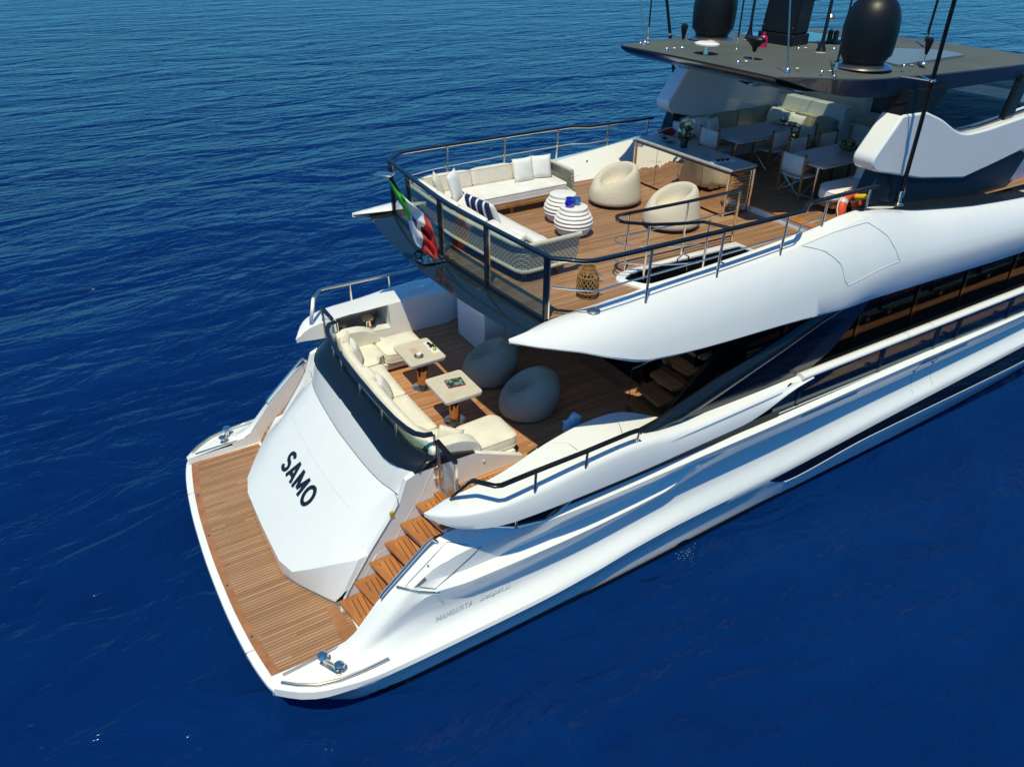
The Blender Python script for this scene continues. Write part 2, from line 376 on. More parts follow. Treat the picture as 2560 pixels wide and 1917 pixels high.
HC = [curve3(c) for c in (
 [(.30, 2.6, -.7), (3, 3.2, -.7), (10, 3.3, -.7), (20, 2.9, -.7), (28, 1.4, -.7), (33, .05, -.7)],
 [(.30, 2.75, .25), (.9, 3.2, .12), (1.4, 3.42, 0), (2.3, 3.55, 0), (5.6, 3.55, 0), (10, 3.46, 0), (16, 3.32, 0), (20, 3.15, 0), (28, 1.6, 0), (33, .1, 0)],
 [(.30, 3.0, .40), (.94, 3.45, .40), (1.71, 3.62, .34), (2.63, 3.62, .32), (4.4, 3.61, .34), (5.5, 3.585, .36), (6.5, 3.565, .42), (7.5, 3.54, .46), (9.2, 3.54, .50), (10.4, 3.60, .57), (12.7, 3.655, .80), (18.2, 3.63, .78), (24, 3.0, 1.0), (29, 1.75, 1.2), (33, .12, 1.3)],
 [(.30, 3.14, .52), (.6, 3.42, .55), (.94, 3.60, .58), (1.71, 3.72, .60), (2.63, 3.745, .62), (4.4, 3.74, .64), (5.5, 3.72, .70), (6.5, 3.70, .81), (7.5, 3.685, .87), (9.7, 3.66, .90), (13, 3.64, 1.08), (18.2, 3.6, 1.33), (24, 3.2, 1.6), (29, 1.9, 2.0), (33, .15, 2.4)],
 [(.30, 3.13, .66), (.6, 3.40, .685), (.94, 3.58, .70), (1.71, 3.705, .675), (2.63, 3.72, .685), (4.4, 3.715, .70), (5.5, 3.69, .765), (6.5, 3.675, .88), (7.5, 3.66, .95), (9.7, 3.64, .99), (13, 3.62, 1.2), (18.2, 3.59, 1.42), (24, 3.2, 1.7), (29, 1.9, 2.1), (33, .15, 2.5)],
 [(.30, 3.05, .70), (.94, 3.40, .72), (1.5, 3.47, .74), (1.9, 3.49, .77), (2.7, 3.46, .79), (4, 3.455, .84), (5.5, 3.46, .95), (7.0, 3.48, 1.13), (8.0, 3.48, 1.22), (10, 3.47, 1.30), (13, 3.46, 1.42), (18, 3.44, 1.6), (24, 3.2, 1.9), (29, 1.95, 2.3), (33, .15, 2.7)],
 [(.30, 3.03, .703), (.94, 3.33, .725), (1.5, 3.34, .76), (2.0, 3.33, .92), (2.4, 3.33, 1.06), (2.8, 3.36, 1.14), (4, 3.40, 1.20), (5.3, 3.40, 1.28), (6.2, 3.42, 1.42), (7.2, 3.43, 1.54), (8.5, 3.42, 1.62), (12, 3.40, 1.70), (18, 3.37, 1.85), (24, 3.22, 2.1), (29, 2.0, 2.45), (33, .17, 2.9)],
 [(.30, 3.01, .706), (.94, 3.26, .73), (1.5, 3.27, .80), (2.0, 3.33, 1.06), (2.4, 3.37, 1.34), (2.8, 3.48, 1.58), (3.3, 3.57, 1.60), (5.3, 3.615, 1.635), (7, 3.615, 1.74), (7.9, 3.54, 1.955), (9, 3.515, 1.98), (12, 3.50, 2.0), (18, 3.46, 2.08), (24, 3.26, 2.5), (29, 2.05, 2.8), (33, .2, 3.2)],
 [(.30, 2.99, .709), (.94, 3.2, .735), (1.5, 3.22, .83), (2.0, 3.31, 1.18), (2.4, 3.335, 1.48), (2.8, 3.36, 1.70), (3.3, 3.40, 1.685), (5.3, 3.435, 1.70), (7, 3.49, 1.81), (7.9, 3.53, 1.99), (9, 3.545, 2.04), (12, 3.53, 2.07), (18, 3.485, 2.13), (24, 3.28, 2.55), (29, 2.1, 2.85), (33, .2, 3.3)],
 [(.30, 2.97, .712), (.94, 3.08, .74), (1.5, 3.14, .86), (2.0, 3.24, 1.27), (2.4, 3.29, 1.59), (2.9, 3.33, 1.93), (3.4, 3.37, 2.04), (4.2, 3.56, 2.18), (4.7, 3.70, 2.30), (5.5, 3.745, 2.325), (9, 3.735, 2.335), (12, 3.69, 2.345), (18, 3.6, 2.34), (24, 3.3, 2.65), (29, 2.15, 3.0), (33, .22, 3.5)],
 [(.30, 2.95, .713), (.94, 2.985, .745), (1.45, 2.985, .80), (2.0, 2.99, 1.34), (2.4, 3.0, 1.68), (3.0, 3.02, 2.14), (3.4, 3.10, 2.26), (4.2, 3.42, 2.33), (4.7, 3.58, 2.355), (5.5, 3.62, 2.37), (9, 3.61, 2.38), (18, 3.45, 2.40), (24, 3.2, 2.7), (29, 2.1, 3.05), (33, .2, 3.55)],
)]
# last two curves: outer edge of the quarter top / ledge, and its inner edge
HX = [.30, .45, .6, .78, .94, 1.1, 1.3, 1.45, 1.6, 1.8]+frange(2.0, 9.0, 35)+frange(9.4, 26, 40)+frange(26.5, 33, 10)
def hull_sections(s):
    secs = []
    for x in HX:
        P = [c(x) for c in HC]; row = []
        for k in range(len(P)-1):
            a, b = Vector(P[k]), Vector(P[k+1]); n = 4 if k in (4, 5, 6, 8, 9) else 2
            for i in range(n): row.append(a.lerp(b, i/n))
        row.append(Vector(P[-1]))
        # let the concave flank flow: relax the points between the shelf edge and the ridge
        for _ in range(2):
            r2 = row[:]
            for i in range(6, len(row)-1):
                if x < 2.3 and 9 < i < 29: r2[i] = (row[i-1]+row[i]*2+row[i+1])/4
                elif 11 <= i <= 16: r2[i] = (row[i-1]+row[i]*2+row[i+1])/4
            row = r2
        secs.append([(v.x, s*v.y, v.z) for v in row])
    return secs
hm = MB()
for s in (-1, 1): hm.loft(hull_sections(s))
HULL = hm.build("hull", WHITE, YB, ang=32)
# antifouling strip, made taller to take in its dark reflection in the water
am = MB()
for s in (-1, 1):
    am.loft([[(x, s*(HC[1](x)[1]+.006), -.03), (x, s*(HC[1](x)[1]+.012+.03), .11+.05*min(1, max(0, (x-2)/3))+.015*math.sin(x*.9))] for x in frange(1.55, 30, 90)])
am.build("boot_stripe", mat("black_antifouling", (.006, .007, .009), .35), HULL)
# dark side window band of the hull
wm = MB()
wu = pchip([(9.75, .86), (10.83, .93), (13.04, 1.07), (18.2, 1.33), (24, 1.6)]); wd = pchip([(9.75, .83), (10.38, .55), (12.7, .80), (18.7, .86), (24, 1.1)])
def hy(x, z):
    P = [c(x) for c in HC]
    for k in range(len(P)-1):
        if P[k][2] <= z <= P[k+1][2]+1e-6:
            t = (z-P[k][2])/max(1e-6, P[k+1][2]-P[k][2]); return P[k][1]+t*(P[k+1][1]-P[k][1])
    return P[3][1]
for s in (-1, 1):
    wm.loft([[(x, s*(hy(x, wd(x)+(wu(x)-wd(x))*q)+.008), wd(x)+(wu(x)-wd(x))*q) for q in (0, .25, .5, .75, 1)] for x in frange(9.75, 24, 40)])
wm.build("hull_window", DGLASS, HULL)
for s in (-1, 1): MB().tube([(x, s*(hy(x, wd(x)+.005)+.004), wd(x)-.004) for x in frange(10.3, 24, 40)], .011, 6).build("window_sill", WHITE, HULL)
for x in (14.1, 14.78): MB().tube([(x, -hy(x, z)-.001, z) for z in frange(1.35, 2.30, 10)], .0045, 5).build("shell_door_seam", SEAM, HULL)
# black groove above the ledge
for s in (-1, 1):
    MB().loft([[(x, s*(HC[10](x)[1]+.01), HC[10](x)[2]-.006), (x, s*(HC[10](x)[1]+.008), HC[10](x)[2]+.10), (x, s*(HC[10](x)[1]+.05), HC[10](x)[2]+.20)] for x in frange(4.85, 9.6, 20)]).build("rub_rail", RUBBER, HULL)
# flush pull pockets, recess shade painted grey, and outlets on the starboard flank
for x0, x1, z in ((10.4, 12.0, 2.06), (14.1, 15.75, 2.07)):
    strip = lambda a, b, d: [[(x+.05*q, -hy(x, z+a+(b-a)*q)-d, z+a+(b-a)*q) for q in (0, 1)] for x in frange(x0, x1, 8)]
    MB().loft(strip(-.06, .05, .004)).build("pull_pocket", WHITE2, HULL); MB().tube([(x+.02, -hy(x, z-.03)-.012, z-.03) for x in frange(x0, x1, 8)], .013, 6).build("pocket_lip", WHITE, HULL); MB().loft(strip(-.012, .044, .007)).build("pocket_recess_shade", mat("pocket_shadow_gap", (.30, .33, .35), .5) if "pocket_shadow_gap" not in bpy.data.materials else bpy.data.materials["pocket_shadow_gap"], HULL)
MB().lathe([(.0, 0), (.13, 0), (.13, .02), (.09, .03)], 20).xf(lambda v: Vector((7.75+v.x*1.5, -3.50-v.z, .09+v.y*.7))).build("exhaust_outlet", STEEL, HULL)
for x, z in ((14.05, 1.87), (14.65, 1.92)):
    MB().lathe([(.0, 0), (.035, 0), (.03, .02)], 12).xf(lambda v: Vector((x+v.x, -hy(x, z)+.005-v.z, z+v.y))).build("drain_outlet", STEEL, HULL)

# ---- swim platform
aft = pchip([(-3.2, .33), (-3.0, .245), (-2, .085), (-1, .02), (0, .0), (1, .02), (2, .085), (3.0, .245), (3.2, .33)])
pm = MB(); ys = frange(-3.14, 3.14, 40)
sec = []
for y in ys:
    a = aft(y); sec.append([(1.9, y, .30), (a+.18, y*.985, .34), (a+.02, y, .48), (a, y, .54), (a+.012, y, .575), (a+.04, y, .59), (a+.5, y, .592), (1.9, y, .592)])
PLAT = pm.loft(sec, False).build("swim_platform", WHITE, YB, ang=40)
MB().loft([[(x, s*yi, .712), (x, s*(yi-.02), .6)] for s in (1,) for x, yi in ((.30, 2.955), (.94, 2.985), (1.45, 2.985))]).build("platform_step", WHITE, PLAT)
MB().loft([[(x, -yi, .712), (x, -(yi-.02), .6)] for x, yi in ((.30, 2.955), (.94, 2.985), (1.45, 2.985))]).build("platform_step", WHITE, PLAT)
ta = pchip([(-2.94, .345), (-2, .215), (-1, .145), (0, .125), (1, .145), (2, .215), (2.94, .345)])
tm = MB(); tm.loft([[(ta(y)+.11, y, .6), (1.72, y, .6)] for y in frange(-2.84, 2.84, 36)]); tm.build("teak_deck", TEAK, PLAT)
bm_ = MB(); bm_.loft([[(ta(y), y, .603), (ta(y)+.115, y*(2.835/2.93), .603)] for y in frange(-2.93, 2.93, 36)])
for s in (-1, 1): bm_.loft([[(ta(2.93), s*2.93, .6035), (1.7, s*2.93, .6035)], [(ta(2.93)+.11, s*2.835, .6035), (1.7, s*2.835, .6035)]])
bm_.build("teak_border", TEAK_B, PLAT)
for y in (1.85, .62, -.75, -2.0): MB().lathe([(0, 0), (.028, 0), (.024, .006), (0, .007)], 12, (ta(y)+.06, y, .603)).build("deck_socket", STEEL, PLAT)
for y in (2.0, -2.25): MB().box(aft(y)-.002, ta(y)+.01, y-.004, y+.004, .45, .5935).build("panel_seam", SEAM, PLAT)
def platform_wing(s):
    MB().tube(side([(.47, 3.03, .735), (.9, 3.025, .755), (1.35, 3.01, .765)], s), .022).build("rub_strip", CHROME, PLAT)
    MB().tube(side([(.42, 3.14, .735), (.6, 3.30, .745), (.85, 3.46, .75), (1.15, 3.545, .755), (1.5, 3.575, .765), (1.88, 3.585, .79)], s), .024).build("rub_strip", CHROME, PLAT)
    c = empty("mooring_cleat"); c.parent = PLAT
    MB().prism_z(rpoly([(-.2, -.07), (.2, -.07), (.2, .07), (-.2, .07)], .04), 0, .02).build("base_plate", CHROME, c, bevel=.005)
    for q in (-1, 1):
        MB().lathe([(.045, .0), (.035, .05), (.032, .08), (.06, .10), (.085, .125), (.075, .15), (.03, .165), (0, .166)], 16).xf(lambda v: Vector((v.x+q*(.11+v.z*.35), v.y, v.z+.01))).build("horn", CHROME, c)
    MB().tube([(-.12, 0, .06), (.12, 0, .06)], .03).build("crossbar", CHROME, c)
    c.location = (1.13, s*3.26, .735); c.rotation_euler.z = R(62)*s
both(platform_wing)

# ---- transom garage door
rows = []
for y in (-2.284, -2.25, -2.2, -2.05, -1.88, -1.7, -1.4, -1.0, -.5, 0, .5, 1.0, 1.4, 1.7, 1.88, 2.05, 2.2, 2.25, 2.284):
    a = abs(y); fw = .30 if a > 2.26 else 0
    top = pchip([(0, 2.80), (1, 2.83), (1.8, 2.90), (2.1, 2.99), (2.25, 3.10)])(a)
    sm = pchip([(0, 2.61), (1, 2.645), (1.7, 2.72), (1.9, 2.78), (2.25, 2.86)])(a)
    mid = pchip([(0, 1.72), (1, 1.74), (1.75, 1.86), (1.95, 2.0), (2.25, 2.30)])(a)
    lo = pchip([(0, 1.03), (1, 1.045), (1.4, 1.15), (1.7, 1.42), (1.95, 1.68), (2.25, 2.02)])(a)
    zl = pchip([(0, .94), (1.3, .97), (1.75, 1.22), (1.95, 1.36), (2.25, 1.55)])(a)
    bo = pchip([(0, 1.03), (1.1, 1.06), (1.4, 1.22), (2.05, 1.60), (2.25, 1.72)])(a)
    zb = .66 if a < 2.1 else .70+(a-2.1)*2
    rows.append([(q_[0]+fw, y, q_[1]) for q_ in ((top, 2.86), ((top+sm)/2-.01, 2.63), (sm, 2.40), ((sm+mid)/2-.035, 2.0), (mid-.02, 1.6), ((mid+lo)/2-.025, (1.6+zl)/2), (lo, zl), ((lo+bo)/2-.004, (zl+zb)/2), (bo, zb))])
DROWS = {r[0][1]: r for r in rows}
def door_x(y, z):
    ks = sorted(DROWS); i = max(k for k in range(len(ks)-1) if ks[k] <= y); t = (y-ks[i])/(ks[i+1]-ks[i])
    P = [Vector(a).lerp(Vector(b), t) for a, b in zip(DROWS[ks[i]], DROWS[ks[i+1]])]
    for a, b in zip(P[:-1], P[1:]):
        if b.z <= z <= a.z: q = (z-b.z)/max(1e-6, a.z-b.z); return b.x+(a.x-b.x)*q
    return P[0].x
DOOR = MB().loft(rows).build("transom_door", WHITE, YB, ang=24)
# block under/around it: walls along both stairs
def wallpath(s):
    mb = MB(); y0 = 2.28
    poly = [(1.62, .60), (1.78, 1.0), (2.20, 1.62), (2.62, 2.18), (2.76, 2.40), (2.90, 2.78), (3.10, 2.86), (3.72, 2.86), (4.10, 2.84), (5.0, 2.44), (5.0, 2.30), (3.6, 2.2), (3.3, .6)]
    mb.prism_y(poly, s*(y0-.10), s*y0)
    mb.build("stair_side_wall", WHITE, YB, bevel=.012)
    # chamfer between the door edge and the wall
    a = [(1.60, 2.05, .66), (1.80, 2.25, 1.10), (2.12, 2.25, 1.55), (2.55, 2.25, 2.12), (2.74, 2.25, 2.36)]
    MB().tube(side([(1.64, 2.278, .72), (1.80, 2.285, 1.03), (2.2, 2.285, 1.62), (2.62, 2.285, 2.18), (2.75, 2.285, 2.38), (2.72, 2.27, 2.62)], s), .008, 6).build("panel_seam", SEAM, DOOR)
    MB().hexa([(1.05, 0, .60), (1.08, s*1.1, .60), (1.62, s*2.1, .60), (1.75, s*2.25, .60), (3.2, s*2.25, .60), (3.2, 0, .60)], [(1.06, 0, .67), (1.10, s*1.1, .67), (1.66, s*2.1, .67), (1.80, s*2.25, .67), (3.2, s*2.25, .67), (3.2, 0, .67)]).build("plinth", SEAM, DOOR)
both(wallpath)
sp = [(door_x(y, 2.40), y, 2.40) for y in frange(-2.24, 2.24, 60)]
MB().tube(sp, .009, 6).build("panel_seam", SEAM, DOOR)
sp = [(door_x(y, 1.985)+.003, y, 1.985) for y in frange(-1.5, 1.75, 60)]
MB().tube(sp, .0045, 6).build("panel_crease_shade", mat("faint_crease_shade", (.55, .58, .57), .5), DOOR)  # thin grey line paints the shade along the door crease
MB().box(2.60, 2.66, -2.292, -2.25, 2.16, 2.27).build("latch_plate", mat("brass_latch", (.5, .34, .04), .4), DOOR)
# yacht name
nm = frame_m((1.765, -.02, 1.69), (0, -1, 0), (.93, 0, .90))
tx_ = letters("SAMO", .355, .074, 1.05, .20).xf(lambda v: nm @ v)
tx_.v = [(door_x(y, z)-.006-.0002*i/40, y, z) for i, (x, y, z) in enumerate(tx_.v)]
tl_ = tx_.build("name_lettering", mat("name_lettering", (.006, .008, .02), .3), DOOR, ang=None); sl_ = tl_.modifiers.new("thickness", 'SOLIDIFY'); sl_.thickness = .022; sl_.offset = 0

# ---- dark coaming over the door
cx = lambda y, base, k: base+k*(abs(y)/2.1)**5
rows = []
for y in [-2.30, -2.27, -2.2, -2.1, -1.95, -1.8, -1.6]+frange(-1.4, 1.4, 14)+[1.6, 1.8, 1.95, 2.1, 2.2, 2.27, 2.30]:
    e = max(0, (abs(y)-1.5)/.8); q = e**2.2
    rows.append([(2.80+.33*q, y, 2.845), (2.82+.33*q, y, 2.89), (2.93+.34*q, y, 2.96), (3.10+.33*q, y, 3.02), (3.16+.33*q, y, 3.03-.02*q), (3.24+.3*q, y, 3.0-.05*q), (3.30+.3*q, y, 2.75)])
COAM = MB().loft(rows).build("transom_coaming", NAVY, YB, ang=40)
def coam_end(s):
    MB().prism_y([(3.05, 2.845), (3.10, 2.90), (3.30, 3.0), (3.45, 3.03), (3.62, 2.99), (4.10, 2.86), (4.10, 2.84)], s*2.2, s*2.283).build("coaming_end", BLACK, COAM, bevel=.004)
both(coam_end)
# glass screen and hand rail on the coaming
hp = [(3.46, -2.14, 3.36), (3.33, -2.11, 3.36), (3.22, -1.98, 3.36), (3.16, -1.78, 3.36), (3.11, -1.45, 3.36), (3.075, -.8, 3.36), (3.065, 0, 3.36), (3.075, .8, 3.36), (3.11, 1.45, 3.36), (3.17, 1.78, 3.36), (3.23, 1.98, 3.36), (3.33, 2.11, 3.36), (3.46, 2.15, 3.36)]
HR = MB().tube(hp, 0, rect=(.085, .045)).build("cockpit_handrail", BLACK, YB, bevel=.008)
MB().tube([(x, y, z-.032) for x, y, z in hp], .014, 6).build("rail_edge", CHROME, HR)
for i in (0, 4, 6, 8, 12):
    x, y, z = hp[i]; MB().tube([(x+.02, y, z-.03), (x+.02, y, 2.98)], .02).build("stanchion", CHROME, HR)
for y in (-.95, .95): MB().tube([(3.10, y, 3.33), (3.10, y, 2.98)], .018).build("stanchion", CHROME, HR)
gp = [(x+.06, y*.985) for x, y, z in hp[1:-1]]
MB().loft([[(x, y, 3.01), (x, y, 3.20)] for x, y in gp]+[[(x+.012, y*.994, 3.01), (x+.012, y*.994, 3.20)] for x, y in reversed(gp)]).build("glass_screen", glass("aqua_glass", (.72, .88, .86)), HR)

# ---- starboard stair treads
for k in range(6):
    z = .91+.272*k; x = 1.60+.283*k
    t = MB().prism_z([(x+.0, -2.29), (x+.12, -2.98), (x+.60, -2.98), (x+.60, -2.29)], z-.055, z).build("stair_tread", TEAK_TB, YB, bevel=.012)
    MB().prism_z([(x+.125, -2.38), (x+.21, -2.93), (x+.56, -2.93), (x+.56, -2.38)], z-.01, z+.004).build("tread_planks", TEAK_T, t)
    MB().prism_z([(x+.09, -2.29), (x+.20, -2.98), (x+.60, -2.98), (x+.60, -2.29)], z-.22, z-.056).build("tread_carrier", WHITE2 if k else SEAM, t)  # lowest one coloured dark, standing for the shaded gap under the first step
MB().hexa([(1.75, -2.98, .6), (1.9, -2.29, .6), (3.6, -2.29, .6), (3.6, -2.98, .6)], [(1.9, -2.98, .62), (1.9, -2.29, .62), (3.6, -2.29, 2.25), (3.6, -2.98, 2.25)]).build("stair_riser", RUBBER, YB)
MB().prism_z([(1.45, -2.05), (1.6, -2.05), (1.68, -2.93), (1.42, -2.93)], .604, .612).build("step_border", TEAK_B, PLAT)
def quarter(s):
    MB().loft([[(x, s*(HC[10](x)[1]-.002), HC[10](x)[2]-.004), (x, s*2.965, .56)] for x in frange(1.2, 3.6, 16)]).build("stair_outer_wall", WHITE, YB)
    if s > 0: MB().hexa([(1.75, 2.29, .6), (1.75, 2.96, .6), (3.6, 2.96, .6), (3.6, 2.29, .6)], [(1.9, 2.29, .85), (1.9, 2.96, .85), (3.6, 2.96, 2.35), (3.6, 2.29, 2.35)]).build("stair_flight", TEAK_T, YB)
    # swing gate across the head of the stair
    g = MB().tube(side([(3.44, 2.31, 3.345), (3.44, 2.93, 3.345)], s), 0, rect=(.075, .05)).build("stair_gate", BLACK, YB, bevel=.008)
    for y in (2.325, 2.915): MB().tube(side([(3.44, y, 2.42), (3.44, y, 3.32)], s), 0, rect=(.05, .05)).build("gate_post", CHROME, g, bevel=.006)
    MB().tube(side([(3.44, 2.31, 2.43), (3.44, 2.93, 2.43)], s), 0, rect=(.04, .05)).build("gate_bar", CHROME, g)
    MB().box(3.435, 3.445, s*2.62-.27, s*2.62+.27, 2.46, 3.31).build("gate_glass", CLEAR, g)
    for z in (2.60, 2.82): MB().box(3.36, 3.45, s*2.30-.02, s*2.30+.02, z-.05, z+.05).build("gate_hinge", CHROME, g, bevel=.008)
    g = [(2.07, 3.045, 1.33), (2.05, 3.045, 1.47), (2.10, 3.045, 1.53), (2.86, 3.065, 2.19), (2.93, 3.07, 2.23), (3.0, 3.08, 2.14)]
    MB().tube(side(g, s), .026).build("grab_rail", CHROME, YB)
both(quarter)
MB().tube([(2.30, -3.10, 1.592), (2.42, -3.27, 1.622), (2.545, -3.35, 1.588), (2.674, -3.42, 1.565), (2.81, -3.475, 1.535)], .024).build("rub_strip", CHROME, HULL)
#PART3
# ------------------------------------------------------------------ main deck, bulwarks
MB().prism_z([(3.35, -2.28), (5.0, -2.45), (8.3, -2.9), (8.3, 2.9), (6.3, 2.85), (5.3, 2.85), (3.35, 2.28)], MD-.08, MD).build("main_deck", TEAK_M, YB)
for s in (-1, 1):
    MB().loft([[(x, s*2.55, MD-.002), (x, s*3.42, MD-.002)] for x in frange(8.3, 26, 12)]).build("side_deck", TEAK_M, YB)
MB().box(3.36, 5.4, -2.97, -2.28, MD-.06, MD-.003).build("stair_landing", TEAK_T, YB)
MB().prism_z([(7.58, .9), (7.78, -1.35), (8.02, -1.35), (7.82, .9)], MD, MD+.004).build("deck_border", TEAK_B, YB)
BW_IN = pchip([(2.85, 3.02), (3.1, 3.06), (3.7, 3.09), (5.0, 2.90), (5.8, 2.80), (6.4, 2.78), (6.7, 2.85), (7.0, 3.10), (7.4, 3.36), (10.4, 3.42)])
BW_Z = pchip([(2.85, 2.73), (3.24, 2.90), (4.32, 2.99), (5.22, 3.09), (5.9, 3.12), (6.4, 3.09), (6.9, 3.01), (7.5, 2.95), (8.6, 2.935), (10.4, 2.98)])
BW_OUT = pchip([(2.85, 3.035), (2.95, 3.22), (3.1, 3.42), (3.3, 3.57), (3.6, 3.69), (3.9, 3.75), (4.5, 3.77), (6, 3.76), (7.5, 3.71), (10.4, 3.60)])
BW_LOW = pchip([(2.85, 2.665), (3.0, 2.655), (3.2, 2.63), (3.5, 2.61), (4.2, 2.595), (5.0, 2.575), (8.6, 2.55), (9.1, 2.62), (9.7, 2.80), (10.1, 2.89), (10.4, 2.93)])
BW_FOOT = pchip([(2.85, 3.0), (3.6, 2.98), (4.4, 2.86), (5.2, 2.80), (6.1, 2.77), (6.4, 2.85), (6.7, 3.0), (7.4, 3.34), (10.4, 3.40)])
def bw_sec(x, s):
    zi, zt = BW_Z(x), BW_Z(x); yo, yi, zl = BW_OUT(x), BW_IN(x), BW_LOW(x); w = max(.002, yo-yi)
    k = min(1, (x-2.85)/1.3); h = zt-zl
    r = min(.025+.045*min(1, max(0, (x-3.5)/1.2)), w*.3, h*.35)
    return ([(x, s*(yo-.16*k), zl-.03*k), (x, s*(yo-.05*k), zl-.0), (x, s*yo, zl+min(.02, h*.2))] +
            [(x, s*(yo-.05*k*t**1.8), zl+.02+(h-.02-r*1.6)*t) for t in (.35, .7, 1)] +
            [(x, s*(yo-.05*k-r*.3), zt-r*.8), (x, s*(yo-.05*k-r*1.0), zt-r*.22), (x, s*(yo-.05*k-r*2.2), zt), (x, s*(yi+min(.02, w*.1)), zt+.012*k), (x, s*yi, zt-.012)])
def bulwark(s):
    xs = [2.85, 2.9, 2.97, 3.05, 3.15, 3.25, 3.4, 3.55, 3.7, 3.9]+frange(4.1, 10.4, 28)
    secs = [bw_sec(x, s) for x in xs]
    b = MB().loft(secs).build("bulwark", WHITE, YB, ang=38)
    # inner face, with the mooring opening left free between x=3.75 and 4.82
    def wall(x0, x1, zf, zc, n=8):
        m = MB(); rows = []
        for x in frange(x0, x1, n):
            a, z1 = BW_FOOT(x), BW_Z(x)-.012; yi = BW_IN(x)
            f = lambda z: a+(yi-a)*max(0, (z-MD))/(z1-MD)
            rows.append([(x, s*f(zf(x)), zf(x)), (x, s*f(zc(x)), zc(x))])
        m.loft(rows); return m
    top = lambda x: BW_Z(x)-.012; lo = lambda x: MD
    wall(2.86, 3.72, lambda x: BW_LOW(x)-.02, top).build("bulwark_lining", WHITE, b)
    wall(3.72, 4.84, lo, lambda x: 2.54, 4).build("bulwark_lining", WHITE, b)
    wall(3.72, 4.84, lambda x: 2.92+(x-3.72)*.12, top, 6).build("bulwark_lining", WHITE, b)
    wall(4.84, 10.4, lo, top, 26).build("bulwark_lining", WHITE, b)
    # niche with rollers
    nb = MB()
    nb.add(side([(3.70, 2.97, 2.53), (4.86, 2.84, 2.53), (4.86, 3.56, 2.53), (3.70, 3.56, 2.53)], s), [(0, 1, 2, 3)])
    nb.add(side([(4.84, 2.84, 2.53), (4.84, 3.6, 2.53), (4.84, 3.6, 3.06), (4.84, 2.9, 3.06)], s), [(0, 1, 2, 3)])
    nb.add(side([(3.72, 2.97, 2.5), (3.72, 3.6, 2.5), (3.72, 3.6, 2.95), (3.72, 3.0, 2.95)], s), [(0, 1, 2, 3)])
    nb.build("mooring_niche", WHITE2, b)
    # polished fairlead under the lip
    fl = MB().loft([[(x, s*(yo), z1), (x, s*(yo-.015), z0)] for x, yo, z1, z0 in ((3.62, 3.60, 2.60, 2.575), (4.02, 3.64, 2.59, 2.40), (4.62, 3.655, 2.58, 2.285), (4.80, 3.655, 2.575, 2.37), (5.02, 3.65, 2.57, 2.49))]).build("fairlead_recess", mat("dark_mirror_steel", (.10, .085, .07), .10, metal=1), b)
    MB().tube(side([(3.60, 3.60, 2.575), (4.02, 3.645, 2.395), (4.62, 3.66, 2.28), (4.80, 3.665, 2.36), (5.03, 3.655, 2.49)], s), .011, 6).build("fairlead_rim", CHROME, fl)
    MB().lathe([(0, 0), (.035, 0), (.02, .05), (.02, .12), (.032, .16), (0, .16)], 12, (4.02, s*3.66, 2.40)).build("fairlead_roller", CHROME, fl)
    MB().add(side([(3.74, 3.05, 2.545), (4.5, 3.0, 2.545), (4.82, 3.5, 2.62), (3.9, 3.55, 2.60)], s), [(0, 1, 2, 3)]).build("niche_sky_mirror", mat("sky_mirror_steel", (.3, .33, .36), .05, metal=1), b)  # added mirror, tilted to reflect blue sky where the niche would open to sea
    # capstan and bollard inside
    MB().lathe([(0, 0), (.13, 0), (.13, .03), (.07, .06), (.06, .17), (.075, .2), (.13, .225), (.13, .25), (.05, .262), (0, .262)], 24, (4.42, s*3.08, 2.535)).build("capstan", CHROME, b)
    MB().lathe([(0, 0), (.09, 0), (.05, .04), (.045, .15), (.08, .18), (0, .2)], 16, (3.9, s*3.12, 2.535)).build("bollard", STEEL, b)
    # hand rail on top
    zt = 3.36
    pr = [(3.24, 3.14, 2.91), (3.26, 3.17, 2.99), (3.43, 3.40, 3.34), (3.46, 3.43, zt), (3.66, 3.68, zt), (3.75, 3.715, zt), (4.3, 3.70, zt), (5.2, 3.69, zt), (6.05, 3.665, zt+.005), (6.22, 3.66, zt-.01), (6.26, 3.655, zt-.08)]
    pr = [(x, y, z) for x, y, z in pr]
    rail = MB().tube(side(pr, s), 0, rect=(.075, .04)).build("bulwark_handrail", BLACK if s < 0 else STEEL, YB, bevel=.008)
    MB().tube(side([(x, y, z-.028) for x, y, z in pr[2:-1]], s), .012, 6).build("rail_edge", CHROME, rail)
    for x, zb in ((4.32, 2.93), (5.22, 3.02)): MB().tube(side([(x, 3.70, zt-.02), (x, 3.675, zb)], s), .024, 10).build("stanchion", CHROME, rail)
    MB().tube(side([(6.24, 3.65, zt-.05), (6.24, 3.62, 3.10)], s), .022, 10).build("stanchion", CHROME, rail)
    # shadow gaps, and shade of the long crease painted as a blue-grey line
    if s < 0:
        for p in ([(5.05, -2.93, 0), (5.30, -3.12, 0), (5.33, -3.42, 0)], [(6.35, -2.84, 0), (6.30, -3.1, 0), (6.12, -3.45, 0)]):
            q = [Vector(v) for v in p]; pts = []
            for i in range(len(q)-1):
                for k in range(6):
                    v = q[i].lerp(q[i+1], k/6); pts.append((v.x, v.y, BW_Z(v.x)+.004+(-.02 if abs(v.y) > 3.35 else 0)))
            MB().tube(pts, .006, 5).build("panel_seam", SEAM, b)
        MB().tube([(x, s*(BW_OUT(x)-.052), 2.87) for x in frange(6.1, 9.6, 12)], .010, 5).build("long_crease_shade", mat("crease_shade_blue", (.30, .36, .42), .5), b)
    return b
both(bulwark)
MB().lathe([(0, 0), (.10, 0), (.10, .01), (0, .012)], 28).xf(lambda v: Vector((5.95+v.x, 2.875-v.z, 2.90+v.y))).build("deck_speaker", mat("speaker_grille", (.16, .20, .20), .8), YB)
